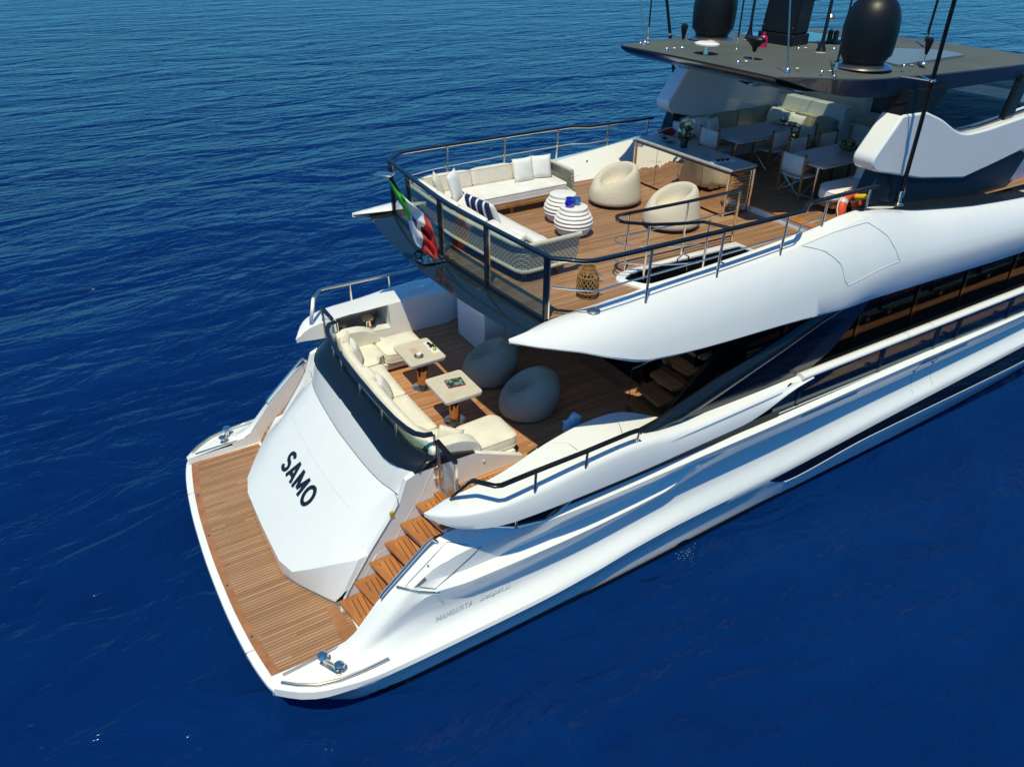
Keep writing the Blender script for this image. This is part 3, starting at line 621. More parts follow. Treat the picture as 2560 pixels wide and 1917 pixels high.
MB().tube([(4.9, 2.915, 2.98), (4.9, 2.91, 2.90), (6.4, 2.845, 3.02), (6.4, 2.845, 3.04)], .005, 5).build("panel_seam", SEAM, YB)
MB().lathe([(0, 0), (.02, 0), (.02, .012)], 12).xf(lambda v: Vector((4.25+v.x, -2.285-v.z, 2.62+v.y))).build("deck_light", CERAM, YB)

# cap rail with tinted glass bulwark forward
def glass_bulwark(s):
    cap = MB().loft([[(x, s*(3.50+.085*math.cos(a)*1.1), 3.0+.06*math.sin(a)) for a in frange(0, 2*math.pi*15/16, 15)] for x in frange(10.12, 26, 10)], True, True).build("cap_rail", WHITE, YB)
    for x in (13.15, 13.95): MB().tube([(x, s*(3.50+.095*math.cos(a)), 3.0+.0615*math.sin(a)) for a in frange(0, math.pi, 8)], .004, 4).build("panel_seam", SEAM, cap)
    xs = [10.15, 12.5, 14.3, 15.05, 17.0, 19.0, 21, 23, 25]
    MB().prism_y([(8.85, 2.36), (9.85, 2.95), (10.08, 2.95), (10.08, 2.36)], s*3.535, s*3.545).build("glass_panel", TINT, YB)
    for i in range(len(xs)-1):
        MB().prism_y([(xs[i]+.05, 2.36), (xs[i]+.05, 2.96), (xs[i+1]-.05, 2.96), (xs[i+1]-.05, 2.36)], s*3.535, s*3.545).build("glass_panel", TINT, YB)
    for x in xs:
        p = MB().prism_y([(x-.04, 2.36), (x-.04, 2.96), (x+.05, 2.96), (x+.05, 2.36)], s*3.49, s*3.55).build("glass_post", BLACK, YB)
        MB().box(x-.06, x+.06, s*3.36-.03, s*3.36+.1, 2.35, 2.46).build("post_foot", STEEL, p)
    MB().loft([[(x, s*3.42, 2.35), (x, s*3.43, 2.375), (x, s*3.555, 2.385), (x, s*3.56, 2.37)] for x in frange(8.6, 26, 10)]).build("deck_gutter", WHITE2, YB)
    MB().tube(side([(8.72, 3.53, 2.38), (9.3, 3.54, 2.66), (9.85, 3.54, 2.97)], s), .016, 6).build("glass_edge", BLACK, YB)
both(glass_bulwark)

# ------------------------------------------------------------------ saloon and side glass
def saloon_side(s):
    m = MB(); m.loft([[(x, s*2.62, MD), (x, s*2.55, 4.9)] for x in frange(8.35, 26, 12)]); m.build("saloon_glass", DGLASS, YB, ang=None)
    for x in (10.6, 12.9, 14.8, 16.6, 18.6): MB().box(x-.05, x+.05, s*2.60-.03, s*2.60+.03, MD, 4.4).build("saloon_mullion", BLACK, YB)
    # black side wing with its dark window and strut
    y0, y1 = s*3.36, s*3.42
    MB().prism_y([(6.47, 3.03), (6.93, 3.20), (8.1, 3.56), (9.6, 3.92), (10.3, 4.10), (10.8, 4.32), (11.95, 4.36), (11.7, 4.02), (11.38, 3.63), (10.92, 3.24), (10.55, 3.06), (10.3, 2.90), (8.4, 2.86), (7.2, 2.86)], y0, y1).build("side_wing_frame", BLACK, YB, bevel=.012)
    MB().prism_y([(8.0, 3.12), (9.9, 3.13), (10.25, 3.28), (11.08, 3.90), (10.5, 3.92), (9.5, 3.58)], s*3.422, s*3.426).build("side_wing_window", DGLASS, YB)
    MB().loft([[(x, s*3.44, z-w), (x, s*3.50, z-w*.3), (x, s*3.49, z+w*.5), (x, s*3.42, z+w), (x, s*3.33, z+w*.7), (x, s*3.32, z-w*.6)] for x, z, w in ((6.42, 3.06, .006), (6.8, 3.06, .09), (7.3, 3.12, .16), (8.1, 3.38, .19), (9.5, 3.79, .16), (10.4, 4.08, .14), (11.2, 4.30, .14))], True, True).build("side_wing_strut", NAVY, YB, ang=50)
both(saloon_side)
MB().box(8.17, 8.23, -1.55, 1.05, MD, 4.86).build("saloon_door", DGLASS, YB)
for y in (-1.5, -.4, .6): MB().box(8.14, 8.17, y-.03, y+.03, MD, 4.86).build("door_mullion", BLACK, YB)
MB().prism_z([(6.12, 1.02), (8.2, 1.02), (8.2, 2.62), (6.6, 2.62), (6.12, 2.2)], MD, 4.88).build("stair_casing", WHITE, YB, bevel=.02)
MB().box(6.58, 6.586, 1.012, 1.03, MD, 4.8).build("panel_seam", SEAM, YB)
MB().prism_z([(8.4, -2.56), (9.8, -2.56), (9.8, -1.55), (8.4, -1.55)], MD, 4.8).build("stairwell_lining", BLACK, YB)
MB().prism_y([(7.0, MD), (7.5, 2.62), (8.1, 3.12), (9.0, 3.9), (9.4, 4.1), (9.4, MD)], -2.82, -2.74).build("stair_string", BLACK, YB)
for k in range(9):
    z = MD+.23*(k+1); x = 7.30+.255*k
    c = [(x, -2.05), (x-.10+.05*k, -2.70), (x+.2, -2.72), (x+.40, -2.70), (x+.40, -2.0)] if k else [(7.36, -2.05), (7.28, -2.35), (7.35, -2.70), (7.8, -2.70), (7.8, -2.0)]
    MB().prism_z(rpoly(c, .06), z-.06, z).build("inner_stair_tread", TEAK_T, YB, bevel=.008)
MB().tube([(7.41, -2.04, MD), (7.41, -2.04, 3.24), (8.05, -2.03, 3.30), (9.3, -2.03, 4.6)], .017, 8).build("inner_stair_rail", STEEL, YB)

# ------------------------------------------------------------------ upper deck
FL = pchip([(-2.9, 5.10), (-2, 5.02), (-1.2, 4.96), (0, 4.90), (1.2, 4.96), (2, 5.02), (2.9, 5.10)])
TF = pchip([(4.31, 2.95), (5.2, 2.72), (7, 2.58), (9, 2.46), (11.0, 2.40), (12, 2.5), (20, 2.7), (28, 1.2)])
dk = MB()
def deck_strip(x0, x1, ya, yb, z, n=12): dk.loft([[(x, ya(x), z), (x, yb(x), z)] for x in frange(x0, x1, n)])
W = lambda x: TF(x)+.02
for y0, y1, n in ((-2.7, 2.7, 30),):
    dk.loft([[(FL(y), y, UD), (5.3, y, UD)] for y in frange(y0, y1, n)])
deck_strip(5.3, 6.88, lambda x: -W(x), W, UD); deck_strip(6.88, 9.55, lambda x: -2.02, W, UD); deck_strip(6.88, 9.55, lambda x: -W(x), lambda x: -2.60, UD, 4)
deck_strip(9.55, 11.05, lambda x: -W(x), W, UD)
UPPER = dk.build("upper_deck", TEAK, YB)
MB().loft([[(x, -W(x)-.2, UD2), (x, W(x)+.2, UD2)] for x in frange(11.25, 20, 8)]).build("raised_deck", TEAK, UPPER)
MB().box(11.05, 11.27, -2.45, 2.45, UD2-.03, UD2+.004).build("step_border", TEAK_TB, UPPER, bevel=.01)
MB().box(11.07, 11.2, -2.45, 2.45, UD-.02, UD2-.03).build("step_riser", WHITE, UPPER)
so_ = MB(); so_.loft([[(FL(y)+.12, y, 4.88), (6.85, y*1.1, 4.87)] for y in frange(-2.75, 2.75, 10)])
so_.loft([[(x, -1.98, 4.87), (x, 3.0, 4.87)] for x in frange(6.85, 9.6, 4)]); so_.loft([[(x, -3.02, 4.87), (x, 3.0, 4.87)] for x in frange(9.6, 24, 6)]); so_.build("soffit", WHITE2, UPPER)
# hatch over the inner stair
hp_ = rpoly([(6.72, -2.16), (7.0, -1.96), (8.3, -1.95), (9.58, -1.96), (9.58, -2.62), (6.95, -2.70)], [.16, .16, .03, .03, .03, .18])
hi_ = rpoly([(6.85, -2.24), (7.15, -2.08), (8.14, -2.08), (9.50, -2.13), (9.50, -2.55), (7.06, -2.60)], [.1, .1, .03, .03, .03, .12])
MB().loft([[(x, y, UD-.01) for x, y in hp_], [(x, y, UD+.04) for x, y in hp_], [(x, y, UD+.055) for x, y in hi_], [(x, y, UD+.01) for x, y in hi_]], True).build("hatch_coaming", WHITE, UPPER, bevel=.006)
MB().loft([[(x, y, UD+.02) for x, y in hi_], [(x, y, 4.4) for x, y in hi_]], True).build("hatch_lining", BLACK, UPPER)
# dark mirror fascia lip
fa = MB(); AE = pchip([(-2.97, 4.64), (-2, 4.50), (-1.2, 4.42), (0, 4.375), (1.2, 4.42), (2, 4.50), (2.97, 4.64)])
fa.loft([[(AE(y)+.3, y, 4.86), (AE(y)+.04, y, 4.99), (AE(y), y, 5.02), (AE(y)+.02, y, 5.035), (FL(y)+.10, y, 5.06)] for y in frange(-2.96, 2.96, 40)])
fa.build("stern_fascia", FASCIA, UPPER, ang=50)
MB().loft([[(FL(y)-.02, y, 5.05), (FL(y)-.02, y, 5.125), (FL(y)+.03, y, 5.13), (FL(y)+.05, y, 5.11)] for y in frange(-2.78, 2.78, 30)]).build("deck_edge_trim", NAVY, UPPER)

# white side bands ("wings") of the upper deck
WC = [curve3(c) for c in (
 [(4.31, 2.94, 5.10), (5.2, 2.72, 5.12), (7, 2.58, 5.12), (9, 2.46, 5.12), (11.0, 2.40, 5.12), (12, 2.5, 5.2), (20, 2.7, 5.0), (28, 1.2, 5.2)],
 [(4.31, 2.95, 5.14), (5.5, 2.85, 5.19), (7, 2.87, 5.32), (9, 2.92, 5.47), (10, 2.95, 5.57), (11.5, 2.90, 5.70), (13, 2.96, 5.50), (14.7, 3.0, 5.31), (17, 3.0, 5.16), (22, 2.9, 5.1), (28, 1.5, 5.3)],
 [(4.31, 2.96, 5.139), (5.0, 3.06, 5.155), (6, 3.14, 5.22), (7, 3.20, 5.30), (9, 3.22, 5.42), (10.5, 3.19, 5.55), (11.6, 3.15, 5.66), (13, 3.2, 5.42), (14.7, 3.25, 5.25), (17, 3.25, 5.1), (22, 3.1, 5.03), (28, 1.6, 5.2)],
 [(4.31, 2.97, 5.125), (4.7, 3.17, 5.08), (5.2, 3.32, 5.05), (6, 3.42, 5.05), (8, 3.50, 5.12), (10, 3.53, 5.20), (11.5, 3.55, 5.22), (13, 3.56, 5.1), (15, 3.58, 4.95), (20, 3.5, 4.85), (28, 1.8, 5.0)],
 [(4.31, 2.975, 5.10), (4.7, 3.21, 5.02), (5.2, 3.385, 4.90), (5.7, 3.485, 4.715), (6.4, 3.54, 4.50), (7.5, 3.59, 4.415), (9, 3.615, 4.37), (10.0, 3.62, 4.335), (10.5, 3.62, 4.335), (11.0, 3.625, 4.41), (11.6, 3.625, 4.53), (12.3, 3.62, 4.585), (13.5, 3.62, 4.53), (16.3, 3.62, 4.45), (22, 3.4, 4.4), (28, 1.7, 4.6)],
 [(4.31, 2.96, 5.08), (4.7, 3.18, 4.99), (5.2, 3.36, 4.87), (5.7, 3.46, 4.68), (6.3, 3.51, 4.47), (7.5, 3.56, 4.38), (9, 3.58, 4.33), (10.6, 3.60, 4.25), (11, 3.57, 4.21), (11.6, 3.52, 4.18), (13.3, 3.50, 4.12), (16.7, 3.48, 4.02), (22, 3.1, 4.0), (28, 1.5, 4.2)],
 [(4.31, 2.94, 5.06), (4.9, 2.97, 4.93), (5.7, 3.0, 4.84), (6.3, 3.0, 4.72), (8, 3.0, 4.6), (11, 2.95, 4.5), (20, 2.7, 4.4), (28, 1.2, 4.5)],
)]
def upper_band(s):
    secs = []
    for x in frange(4.31, 5.2, 12)+frange(5.3, 14, 60)+frange(14.3, 28, 24):
        P = [Vector(c(x)) for c in WC]; row = [P[0], P[1], P[2]]
        a, b, c = P[2], P[3], P[4]                       # rounded shoulder from the top facet into the side
        for t in (.2, .4, .6, .8): row.append(a*(1-t)**2+b*2*t*(1-t)*1.0+c*t*t if False else (a.lerp(b, t)).lerp(b.lerp(c, t), t))
        row += [P[4], P[5], P[6]]
        secs.append([(v.x, s*v.y, v.z) for v in row])
    b = MB().loft(secs).build("side_band", WHITE, YB, ang=33)
    return b
BAND_P = upper_band(1); BAND = upper_band(-1)
def on_band(x, t):       # a point on the starboard shoulder
    P = [Vector(c(x)) for c in WC]; a, b, c = P[2], P[3], P[4]
    v = (a.lerp(b, t)).lerp(b.lerp(c, t), t); return Vector((v.x, -v.y, v.z))
pan = [(9.72, .0), (10.5, .0), (11.35, .08), (11.75, .35), (11.95, .60), (12.05, .78), (11.4, .79), (10.72, .80), (10.62, .72), (10.52, .5), (10.2, .25), (9.72, .0)]
pts = []
for (x0, t0), (x1, t1) in zip(pan[:-1], pan[1:]):
    for k in range(6): q = k/6; v = on_band(x0+(x1-x0)*q, t0+(t1-t0)*q); pts.append((v.x, v.y-.003, v.z+.003))
MB().tube(pts, .0045, 5, closed=True).build("side_hatch_outline", mat("hatch_gap", (.62, .65, .64), .5), BAND)
MB().lathe([(0, 0), (.07, 0), (.09, .02), (.10, .035), (.07, .055), (0, .06)], 24, (5.72, -2.98, 5.195)).build("deck_fitting", STEEL, BAND)
MB().tube([(8.95, 2.86, 5.40), (10.35, 2.86, 5.50), (10.35, 2.52, 5.20), (8.97, 2.56, 5.2), (8.95, 2.86, 5.40)], .004, 4).build("locker_outline", SEAM, BAND_P)
MB().lathe([(0, 0), (.025, 0), (.02, .01)], 12).xf(lambda v: Vector((9.75+v.x, 2.76-v.z, 5.42+v.y))).build("locker_latch", STEEL, BAND_P)

# glass balustrade at the stern of the upper deck
RT = 6.09
ap = [(FL(y)+.0, y, RT) for y in frange(-2.78, 2.78, 24)]
rail_path = [(11.75, -2.97, RT), (10.0, -3.0, RT), (9.93, -3.02, RT), (9.66, -3.19, RT), (9.58, -3.22, RT), (8, -3.21, RT), (6.2, -3.18, RT), (5.55, -3.15, RT), (5.40, -3.08, RT)]+[(x, y, z) for x, y, z in ap]
rail_path += [(x, -y, z) for x, y, z in reversed(rail_path[:9])]
GR = MB().tube(rail_path, 0, rect=(.085, .045)).build("upper_handrail", NAVY, YB, bevel=.01)
MB().tube([(x, y, z-.028) for x, y, z in rail_path], .012, 6).build("rail_edge", CHROME, GR)
for y in (-2.70, -1.22, .26, 1.72, 2.70):
    x = FL(y)+.005
    p = MB().box(x-.045, x+.012, y-.03, y+.03, 5.08, RT-.02).build("glass_post", BLACK, GR)
    MB().box(x+.013, x+.04, y-.022, y+.022, 5.10, RT-.03).build("post_liner", CHROME, p)
yy = [-2.70, -1.22, .26, 1.72, 2.70]
for a, b in zip(yy[:-1], yy[1:]):
    q = frange(a+.04, b-.04, 8)
    MB().loft([[(FL(y)+.005, y, 5.13), (FL(y)+.005, y, RT-.03), (FL(y)-.007, y, RT-.03), (FL(y)-.007, y, 5.13)] for y in q], True, True).build("glass_panel", CLEAR, GR)
def side_rail(s):
    low = [(5.16, 2.72, 5.62), (5.45, 3.0, 5.62), (5.62, 3.14, 5.62), (6.2, 3.18, 5.66), (8, 3.205, 5.70), (9.55, 3.2, 5.72), (9.62, 3.18, 5.72), (9.9, 3.0, 5.73), (10.5, 2.98, 5.75)]
    MB().tube(side(low, s), .014, 8).build("mid_rail", CHROME, GR)
    for x, y, zb in ((6.53, 3.18, 5.26), (7.9, 3.20, 5.35), (9.26, 3.21, 5.43), (10.47, 2.98, 5.58), (11.6, 2.96, 5.68)):
        MB().tube(side([(x, y, RT-.02), (x-.03, y+.01, zb)], s), .021, 10).build("stanchion", CHROME, GR)
both(side_rail)
# rail round the hatch
for z, nm_ in ((6.08, "hatch_handrail"), (5.72, "hatch_mid_rail"), (5.42, "hatch_mid_rail")):
    q = .0
    pth = [(9.55, -1.92, z), (8.35, -1.92, z), (7.2, -1.87, z)]+[(7.0+.16*math.cos(a)-.02, -2.06+.19*math.sin(a), z) for a in frange(R(95), R(215), 6)]+[(7.15, -2.45, z), (7.5, -2.62, z), (7.9, -2.76, z), (8.05, -3.16 if z > 6 else -2.76, z)]
    if z < 6: pth = pth[:-1]
    if z > 6: pth = [(9.58, -1.92, 5.14), (9.58, -1.92, 6.0), (9.54, -1.92, 6.06)]+pth[1:] if False else pth
    MB().tube(pth, .022 if z > 6 else .012, 10, rect=(.05, .035) if z > 6 else None).build(nm_, CHROME if z < 6 else BLACK, GR)
for x, y in ((9.54, -1.92), (8.35, -1.93), (7.13, -1.93), (8.05, -2.74), (7.12, -2.42)):
    MB().tube([(x, y, 6.07), (x-.02, y, 5.14)], .024 if x > 9 else .018, 10).build("hatch_stanchion", CHROME if x < 9 else BRONZE, GR)
MB().tube([(8.02, -2.2, 5.0), (8.0, -2.2, 5.25), (8.12, -2.2, 5.32), (8.24, -2.2, 5.25), (8.25, -2.2, 5.0)], .014).build("hatch_grab_bar", CHROME, GR)

# flagstaff with its shelf
fs = MB().loft([[(x-w, y, z), (x, y+.11, z), (x+w, y, z), (x, y-.11, z)] for x, y, z, w in ((4.82, .14, 5.05, .07), (4.42, .16, 5.85, .05), (4.02, .18, 6.64, .03))], True, True).build("flagstaff", BLACK, YB)
MB().prism_z([(3.78, .22), (3.98, .02), (4.12, .16), (3.95, .38)], 6.63, 6.655).build("staff_cap", STEEL, fs, bevel=.004)
MB().prism_z([(4.42, .42), (4.48, .10), (4.96, .02), (4.90, .34)], 5.075, 5.095).build("staff_base", CHROME, fs)
MB().box(4.62, 4.84, .06, .26, 5.095, 5.16).build("staff_socket", CHROME, fs, bevel=.01)
MB().tube([(4.50+.07*math.cos(a), .34, 5.16+.07*math.sin(a)) for a in frange(0, 2*math.pi*11/12, 11)], .02, 8, closed=True).build("staff_hinge", BLACK, fs)
#PART4
# ------------------------------------------------------------------ hardtop
HE = [curve3(c) for c in (
 [(9.84, 1.97, 7.865), (10.05, 2.05, 7.86), (10.5, 2.27, 7.845), (10.95, 2.48, 7.82), (11.35, 2.57, 7.80), (12, 2.67, 7.79), (13.2, 2.74, 7.76), (14.6, 2.74, 7.73), (16, 2.70, 7.70), (17, 2.52, 7.68)],
 [(9.84, 1.96, 7.85), (10.05, 2.03, 7.80), (10.5, 2.15, 7.66), (10.95, 2.30, 7.55), (11.35, 2.46, 7.49), (12, 2.60, 7.47), (13.2, 2.69, 7.46), (14.6, 2.69, 7.45), (16, 2.65, 7.44), (17, 2.48, 7.44)])]
HTX = [9.84, 9.95, 10.1, 10.3, 10.5, 10.75, 11, 11.2, 11.4, 11.7, 12, 12.6, 13.2, 13.9, 14.6, 15.2, 15.8, 16.4, 17.0]
top = MB(); rows = []
for x in HTX:
    a = HE[0](x); zc_ = pchip([(9.84, 7.875), (12.5, 7.885), (14, 7.85), (15.8, 7.77), (17, 7.70)])(x)
    rows.append([(x, -a[1]*t, zc_+(a[2]-zc_)*abs(t)**2.2) for t in frange(-1, 1, 20)])
def skylight_hole(mb):
    def c(f): v = [mb.v[i] for i in f]; return sum(p[0] for p in v)/len(v), sum(p[1] for p in v)/len(v)
    mb.f = [f for f in mb.f if not (13.2 < c(f)[0] < 15.2 and .6 < c(f)[1] < 1.95)]; return mb
HT = skylight_hole(top.loft(rows)).build("hardtop", HTOP, YB)
for s in (-1, 1):
    MB().loft([[(x, s*HE[0](x)[1], HE[0](x)[2]), (x, s*(HE[0](x)[1]+.012), HE[0](x)[2]-.02), (x, s*(HE[0](x)[1]*.5+HE[1](x)[1]*.5+.01), HE[0](x)[2]*.5+HE[1](x)[2]*.5), (x, s*HE[1](x)[1], HE[1](x)[2]), (x, s*(HE[1](x)[1]-.12), HE[1](x)[2]-.01)] for x in HTX]).build("hardtop_side", HSIDE, HT, ang=40)
ed = MB(); ed.loft([[(9.84, y, 7.865), (9.825, y, 7.845), (9.86, y, 7.80), (10.0, y, 7.72), (10.35, y*1.02, 7.60), (10.6, y*1.04, 7.58)] for y in frange(-1.97, 1.97, 20)]); ed.build("hardtop_edge", BLACK, HT, ang=60)
un = MB(); un.loft([[(x, HE[1](x)[1]*t*.97, min(7.60, HE[1](x)[2]+.09)) for t in frange(-1, 1, 20)] for x in HTX[4:]]); skylight_hole(un).build("hardtop_soffit", WHITE2, HT)
MB().prism_z([(12.62, -2.2), (13.3, -2.17), (15.05, -1.92), (15.28, -1.35), (14.5, -.80), (12.9, -.75)], 7.79, 7.872).xf(lambda v: Vector((v.x, v.y, v.z-max(0, v.x-13.2)*.030))).build("sun_roof", mat("pale_blue_glass", (.13, .18, .20), .35, spec=.3), HT, bevel=.01)
MB().prism_z([(10.4, .42), (10.28, .15), (10.55, .1), (10.62, .36)], 7.865, 7.880).build("mount_plate", HSIDE, HT)
MB().loft([[(x, y, 7.885-max(0, x-13.2)*.05) for y in (.50, 2.05)] for x in (13.1, 14.2, 15.3)]).build("skylight_glass", glass("skylight_tint", (.62, .70, .66)), HT)
# supports
FIN = [(11.62, 6.50), (12.17, 7.19), (12.84, 7.17), (13.4, 6.98), (13.95, 6.71), (14.3, 6.62), (14.9, 6.62), (16.3, 6.74), (20, 7.1), (24, 6.6), (24, 6.1), (18, 6.1), (16.64, 6.05), (15.6, 5.88), (14.66, 5.74), (13.2, 5.95), (12.15, 6.20), (11.72, 6.30)]
FIN = rpoly(FIN, [.14, .05, .05, .2, .3, .3, .3, .4, .2, .1, .1, .1, .1, .1, .02, .2, .1, .12], 4)
def fin(s):
    f = MB().prism_y(FIN, s*2.42, s*2.84).build("hardtop_fin", WHITE, YB, bevel=.035, seg=2, ang=40)
    MB().prism_y([(12.16, 7.16), (12.27, 7.55), (13.35, 7.55), (12.98, 7.10)], s*2.44, s*2.80).build("fin_pillar", SATINBLACK, f)
    MB().prism_y([(11.78, 5.60), (11.84, 5.90), (11.98, 6.30), (12.2, 6.24), (14.7, 5.80), (16.5, 6.06), (16.9, 5.9), (16.4, 5.1), (13, 5.1)], s*2.50, s*2.80).build("fin_base", NAVY, f, bevel=.03)
    MB().loft([[(11.3, s*2.80, 5.74), (11.42, s*3.0, 5.73)], [(12.9, s*2.70, 5.56), (13.0, s*3.1, 5.50)], [(14.7, s*2.6, 5.36), (14.7, s*3.18, 5.31)], [(16.6, s*2.6, 5.2), (16.9, s*3.18, 5.16)]]).build("base_plinth", SATINBLACK, f)
    MB().prism_y([(13.3, 7.02), (13.9, 6.76), (14.3, 6.65), (14.9, 6.65), (15.7, 6.70), (15.8, 7.42), (13.4, 7.5)], s*2.655, s*2.66).build("side_glass", glass("smoke_glass", (.62, .68, .70)), f)
    MB().prism_y([(15.66, 6.66), (15.95, 6.68), (16.15, 7.5), (15.85, 7.5)], s*2.60, s*2.72).build("window_pillar", BLACK, f)
    MB().tube(side([(13.95, 2.66, 6.735), (14.3, 2.66, 6.655), (14.9, 2.66, 6.655), (16.3, 2.66, 6.78), (20, 2.66, 7.14)], s), .03, 6).build("window_gasket", BLACK, f)
both(fin)
MB().prism_y([(11.95, 5.27), (11.95, 6.25), (12.5, 6.3), (18, 6.3), (18, 5.27)], 2.55, 2.60).build("dining_side_panel", WHITE2, YB)
MB().prism_y([(15.3, 5.27), (15.3, 6.2), (18, 6.2), (18, 5.27)], -2.6, -2.55).build("dining_side_panel", WHITE2, YB)
MB().prism_y([(15.17, 5.27), (15.17, 6.40), (15.42, 6.40), (15.60, 5.27)], .45, 2.50).build("partition", WHITE2, YB, bevel=.015)
MB().prism_z(rpoly([(15.5, -.3), (16.2, -.3), (16.2, .42), (15.5, .42)], .05), UD2, 6.05).build("helm_cabinet", WHITE2, YB, bevel=.02)
MB().prism_z(rpoly([(15.6, .45), (16.6, .45), (16.6, 2.4), (15.6, 2.4)], .05), UD2, 5.95).build("helm_bench_base", WHITE2, YB)
MB().prism_z(rpoly([(15.9, .5), (16.2, .5), (16.2, 2.3), (15.9, 2.3)], .08), 5.95, 6.62).build("helm_bench_back", CREAM, YB, bevel=.04)
MB().prism_z(rpoly([(15.45, -.28), (16.1, -.28), (16.1, .42), (15.45, .42)], .05), 6.05, 6.22).build("helm_cushion", OLIVE, YB, bevel=.05)
MB().prism_y([(16.6, 5.27), (16.4, 6.2), (17.0, 6.72), (18.6, 6.80), (18.6, 5.27)], -2.4, 2.4).build("helm_console", mat("console_grey", (.07, .08, .08), .5), YB, bevel=.05)
MB().prism_y([(17.0, 6.723), (18.6, 6.805), (18.6, 6.83), (17.0, 6.75)], -2.3, 2.3).build("dashboard", mat("blue_grey_dash", (.10, .15, .2), .3), YB)
MB().prism_y([(19.0, 6.0), (18.0, 7.35), (18.05, 7.38), (19.1, 6.0)], -2.4, 2.4).build("windscreen", TINT, YB)
MB().prism_y([(18.6, 5.0), (18.6, 6.75), (21, 6.5), (25, 5.6), (25, 5.0)], -2.42, 2.42).build("foredeck_house", WHITE, YB, bevel=.1)

# ---- radomes, mast and aerials (all bolted to the hardtop)
def radome(x, y):
    d = MB().lathe([(.0, .10), (.40, .10), (.46, .13), (.52, .22), (.525, .24), (.565, .26), (.585, .45), (.595, .8), (.58, 1.0), (.54, 1.16), (.46, 1.31), (.35, 1.42), (.22, 1.49), (.10, 1.52), (0, 1.525)], 48).build("satellite_dome", SATINBLACK, HT, ang=28, loc=(x, y, 7.86))
    MB().lathe([(.66, 0), (.60, .045), (.42, .10), (0, .11)], 40).build("mount_ring", STEEL, d)
    MB().lathe([(.44, .085), (.46, .14), (.0, .15)], 32).build("dome_skirt", RUBBER, d)
    d.scale = (.74, .74, .74)
radome(11.95, -1.98); radome(12.12, 1.84)
ms = MB().prism_z([(12.50, .05), (13.10, .16), (13.10, .86), (12.50, .95)], 7.85, 8.08).build("mast", SATINBLACK, HT, bevel=.02)
MB().hexa([(12.53, .07, 8.08), (13.06, .18, 8.08), (13.06, .84, 8.08), (12.53, .92, 8.08)], [(12.9, .16, 11.2), (13.3, .22, 11.2), (13.3, .80, 11.2), (12.9, .84, 11.2)]).build("mast_tower", SATINBLACK, ms, bevel=.03)
for k in range(4):
    for y in (.13, .86): MB().lathe([(0, 0), (.012, 0), (.008, .006)], 8).xf(lambda v: Vector((12.545+.10*k-v.z-.004, y+v.x-(y-.5)*.05*k, 8.2+.75*k+v.y))).build("rivet", STEEL, ms)
MB().tube([(13.0, .3, 8.72), (13.35, -.05, 8.80), (13.42, -.32, 8.84)], .10, 10).build("radar_arm", NAVY, ms)
MB().tube([(13.42, -.20, 8.86), (13.75, -.25, 9.6), (13.9, -.26, 10.3)], .15, 12, r1=.13).build("searchlight_post", NAVY, ms)
pl = MB().prism_y([(13.44, 9.28), (13.62, 9.72), (13.60, 9.73), (13.42, 9.29)], -.36, -.14).build("light_panel", mat("grey_green_panel", (.32, .42, .40), .4), ms)
for z, x in ((9.38, 13.475), (9.52, 13.53), (9.64, 13.58)): MB().lathe([(0, 0), (.05, 0), (.04, .03), (0, .02)], 14).xf(lambda v: Vector((x-v.z, -.25+v.x, z+v.y))).build("lens", BLACK, pl)
hn = MB().xf(lambda v: v).lathe([(.03, 0), (.025, .1), (.03, .3), (.06, .42), (.14, .52), (.145, .53)], 20).xf(lambda v: Vector((13.6+v.z*.35, -.30-v.z*.94, 8.38+v.y))).add([], []).build("horn", CHROME, ms)
hn.location = (0, .12, 0)
MB().lathe([(0, 0), (.06, 0), (.09, .05), (.06, .1), (0, .12)], 14, (13.35, -.05, 8.33)).build("horn_motor", STEEL, ms)
def aerial(x, y, h, lean=(0, 0), r=.018, base="foot", z=7.88):
    a = MB().tube([(0, 0, 0), (lean[0]*h*.5, lean[1]*h*.5, h*.5), (lean[0]*h, lean[1]*h, h)], r, 8, r1=r*.5).build("whip_aerial", BLACK, HT, loc=(x, y, z))
    if base == "foot":
        MB().lathe([(0, 0), (.05, 0), (.05, .015), (.02, .03), (.02, .1), (.028, .11), (.022, .22), (0, .23)], 12).build("aerial_foot", CHROME, a)
    else:
        MB().lathe([(0, 0), (.10, 0), (.10, .02)], 16).build("base_ring", CERAM, a)
        MB().lathe([(.10, .02), (.085, .05), (.05, .14), (.035, .22), (.03, .3)], 16).build("aerial_cone", SATINBLACK, a)
    return a
aerial(10.81, 2.32, 3.2, (.02, .03)); aerial(11.31, .33, 3.6, (.02, .02)); aerial(10.81, -2.32, 3.6, (.02, .0), z=7.84)
aerial(12.5, 1.16, 4, (.02, .02), .03, "cone"); aerial(12.46, -.68, 4, (.02, .0), .035, "cone")
aerial(15.4, -.85, 3, (.02, -.01), .03); aerial(13.2, -1.45, .62, (.3, .1), .022)
for x, y in ((10.33, -1.77), (10.3, 1.8)):
    a = MB().tube([(0, 0, .03), (-.12, .10 if y < 0 else .22, 1.05)], .014, 8).build("folding_aerial", STEEL, HT, loc=(x, y, 7.87))
    MB().lathe([(0, 0), (.05, 0), (.03, .05), (0, .09)], 10).build("aerial_foot", CHROME, a)
def mushroom(x, y):
    a = MB().tube([(0, 0, 0), (0, 0, .16)], .014).build("gps_stem", CHROME, HT, loc=(x, y, 7.865))
    MB().lathe([(0, 0), (.07, 0), (.06, .012), (0, .014)], 14).build("stem_foot", CHROME, a)
    MB().lathe([(.02, .14), (.035, .2), (.055, .3), (.066, .36), (.06, .40), (.03, .42), (0, .422)], 16).build("gps_cap", SATINBLACK, a)
mushroom(10.70, 1.16); mushroom(13.12, -2.34)
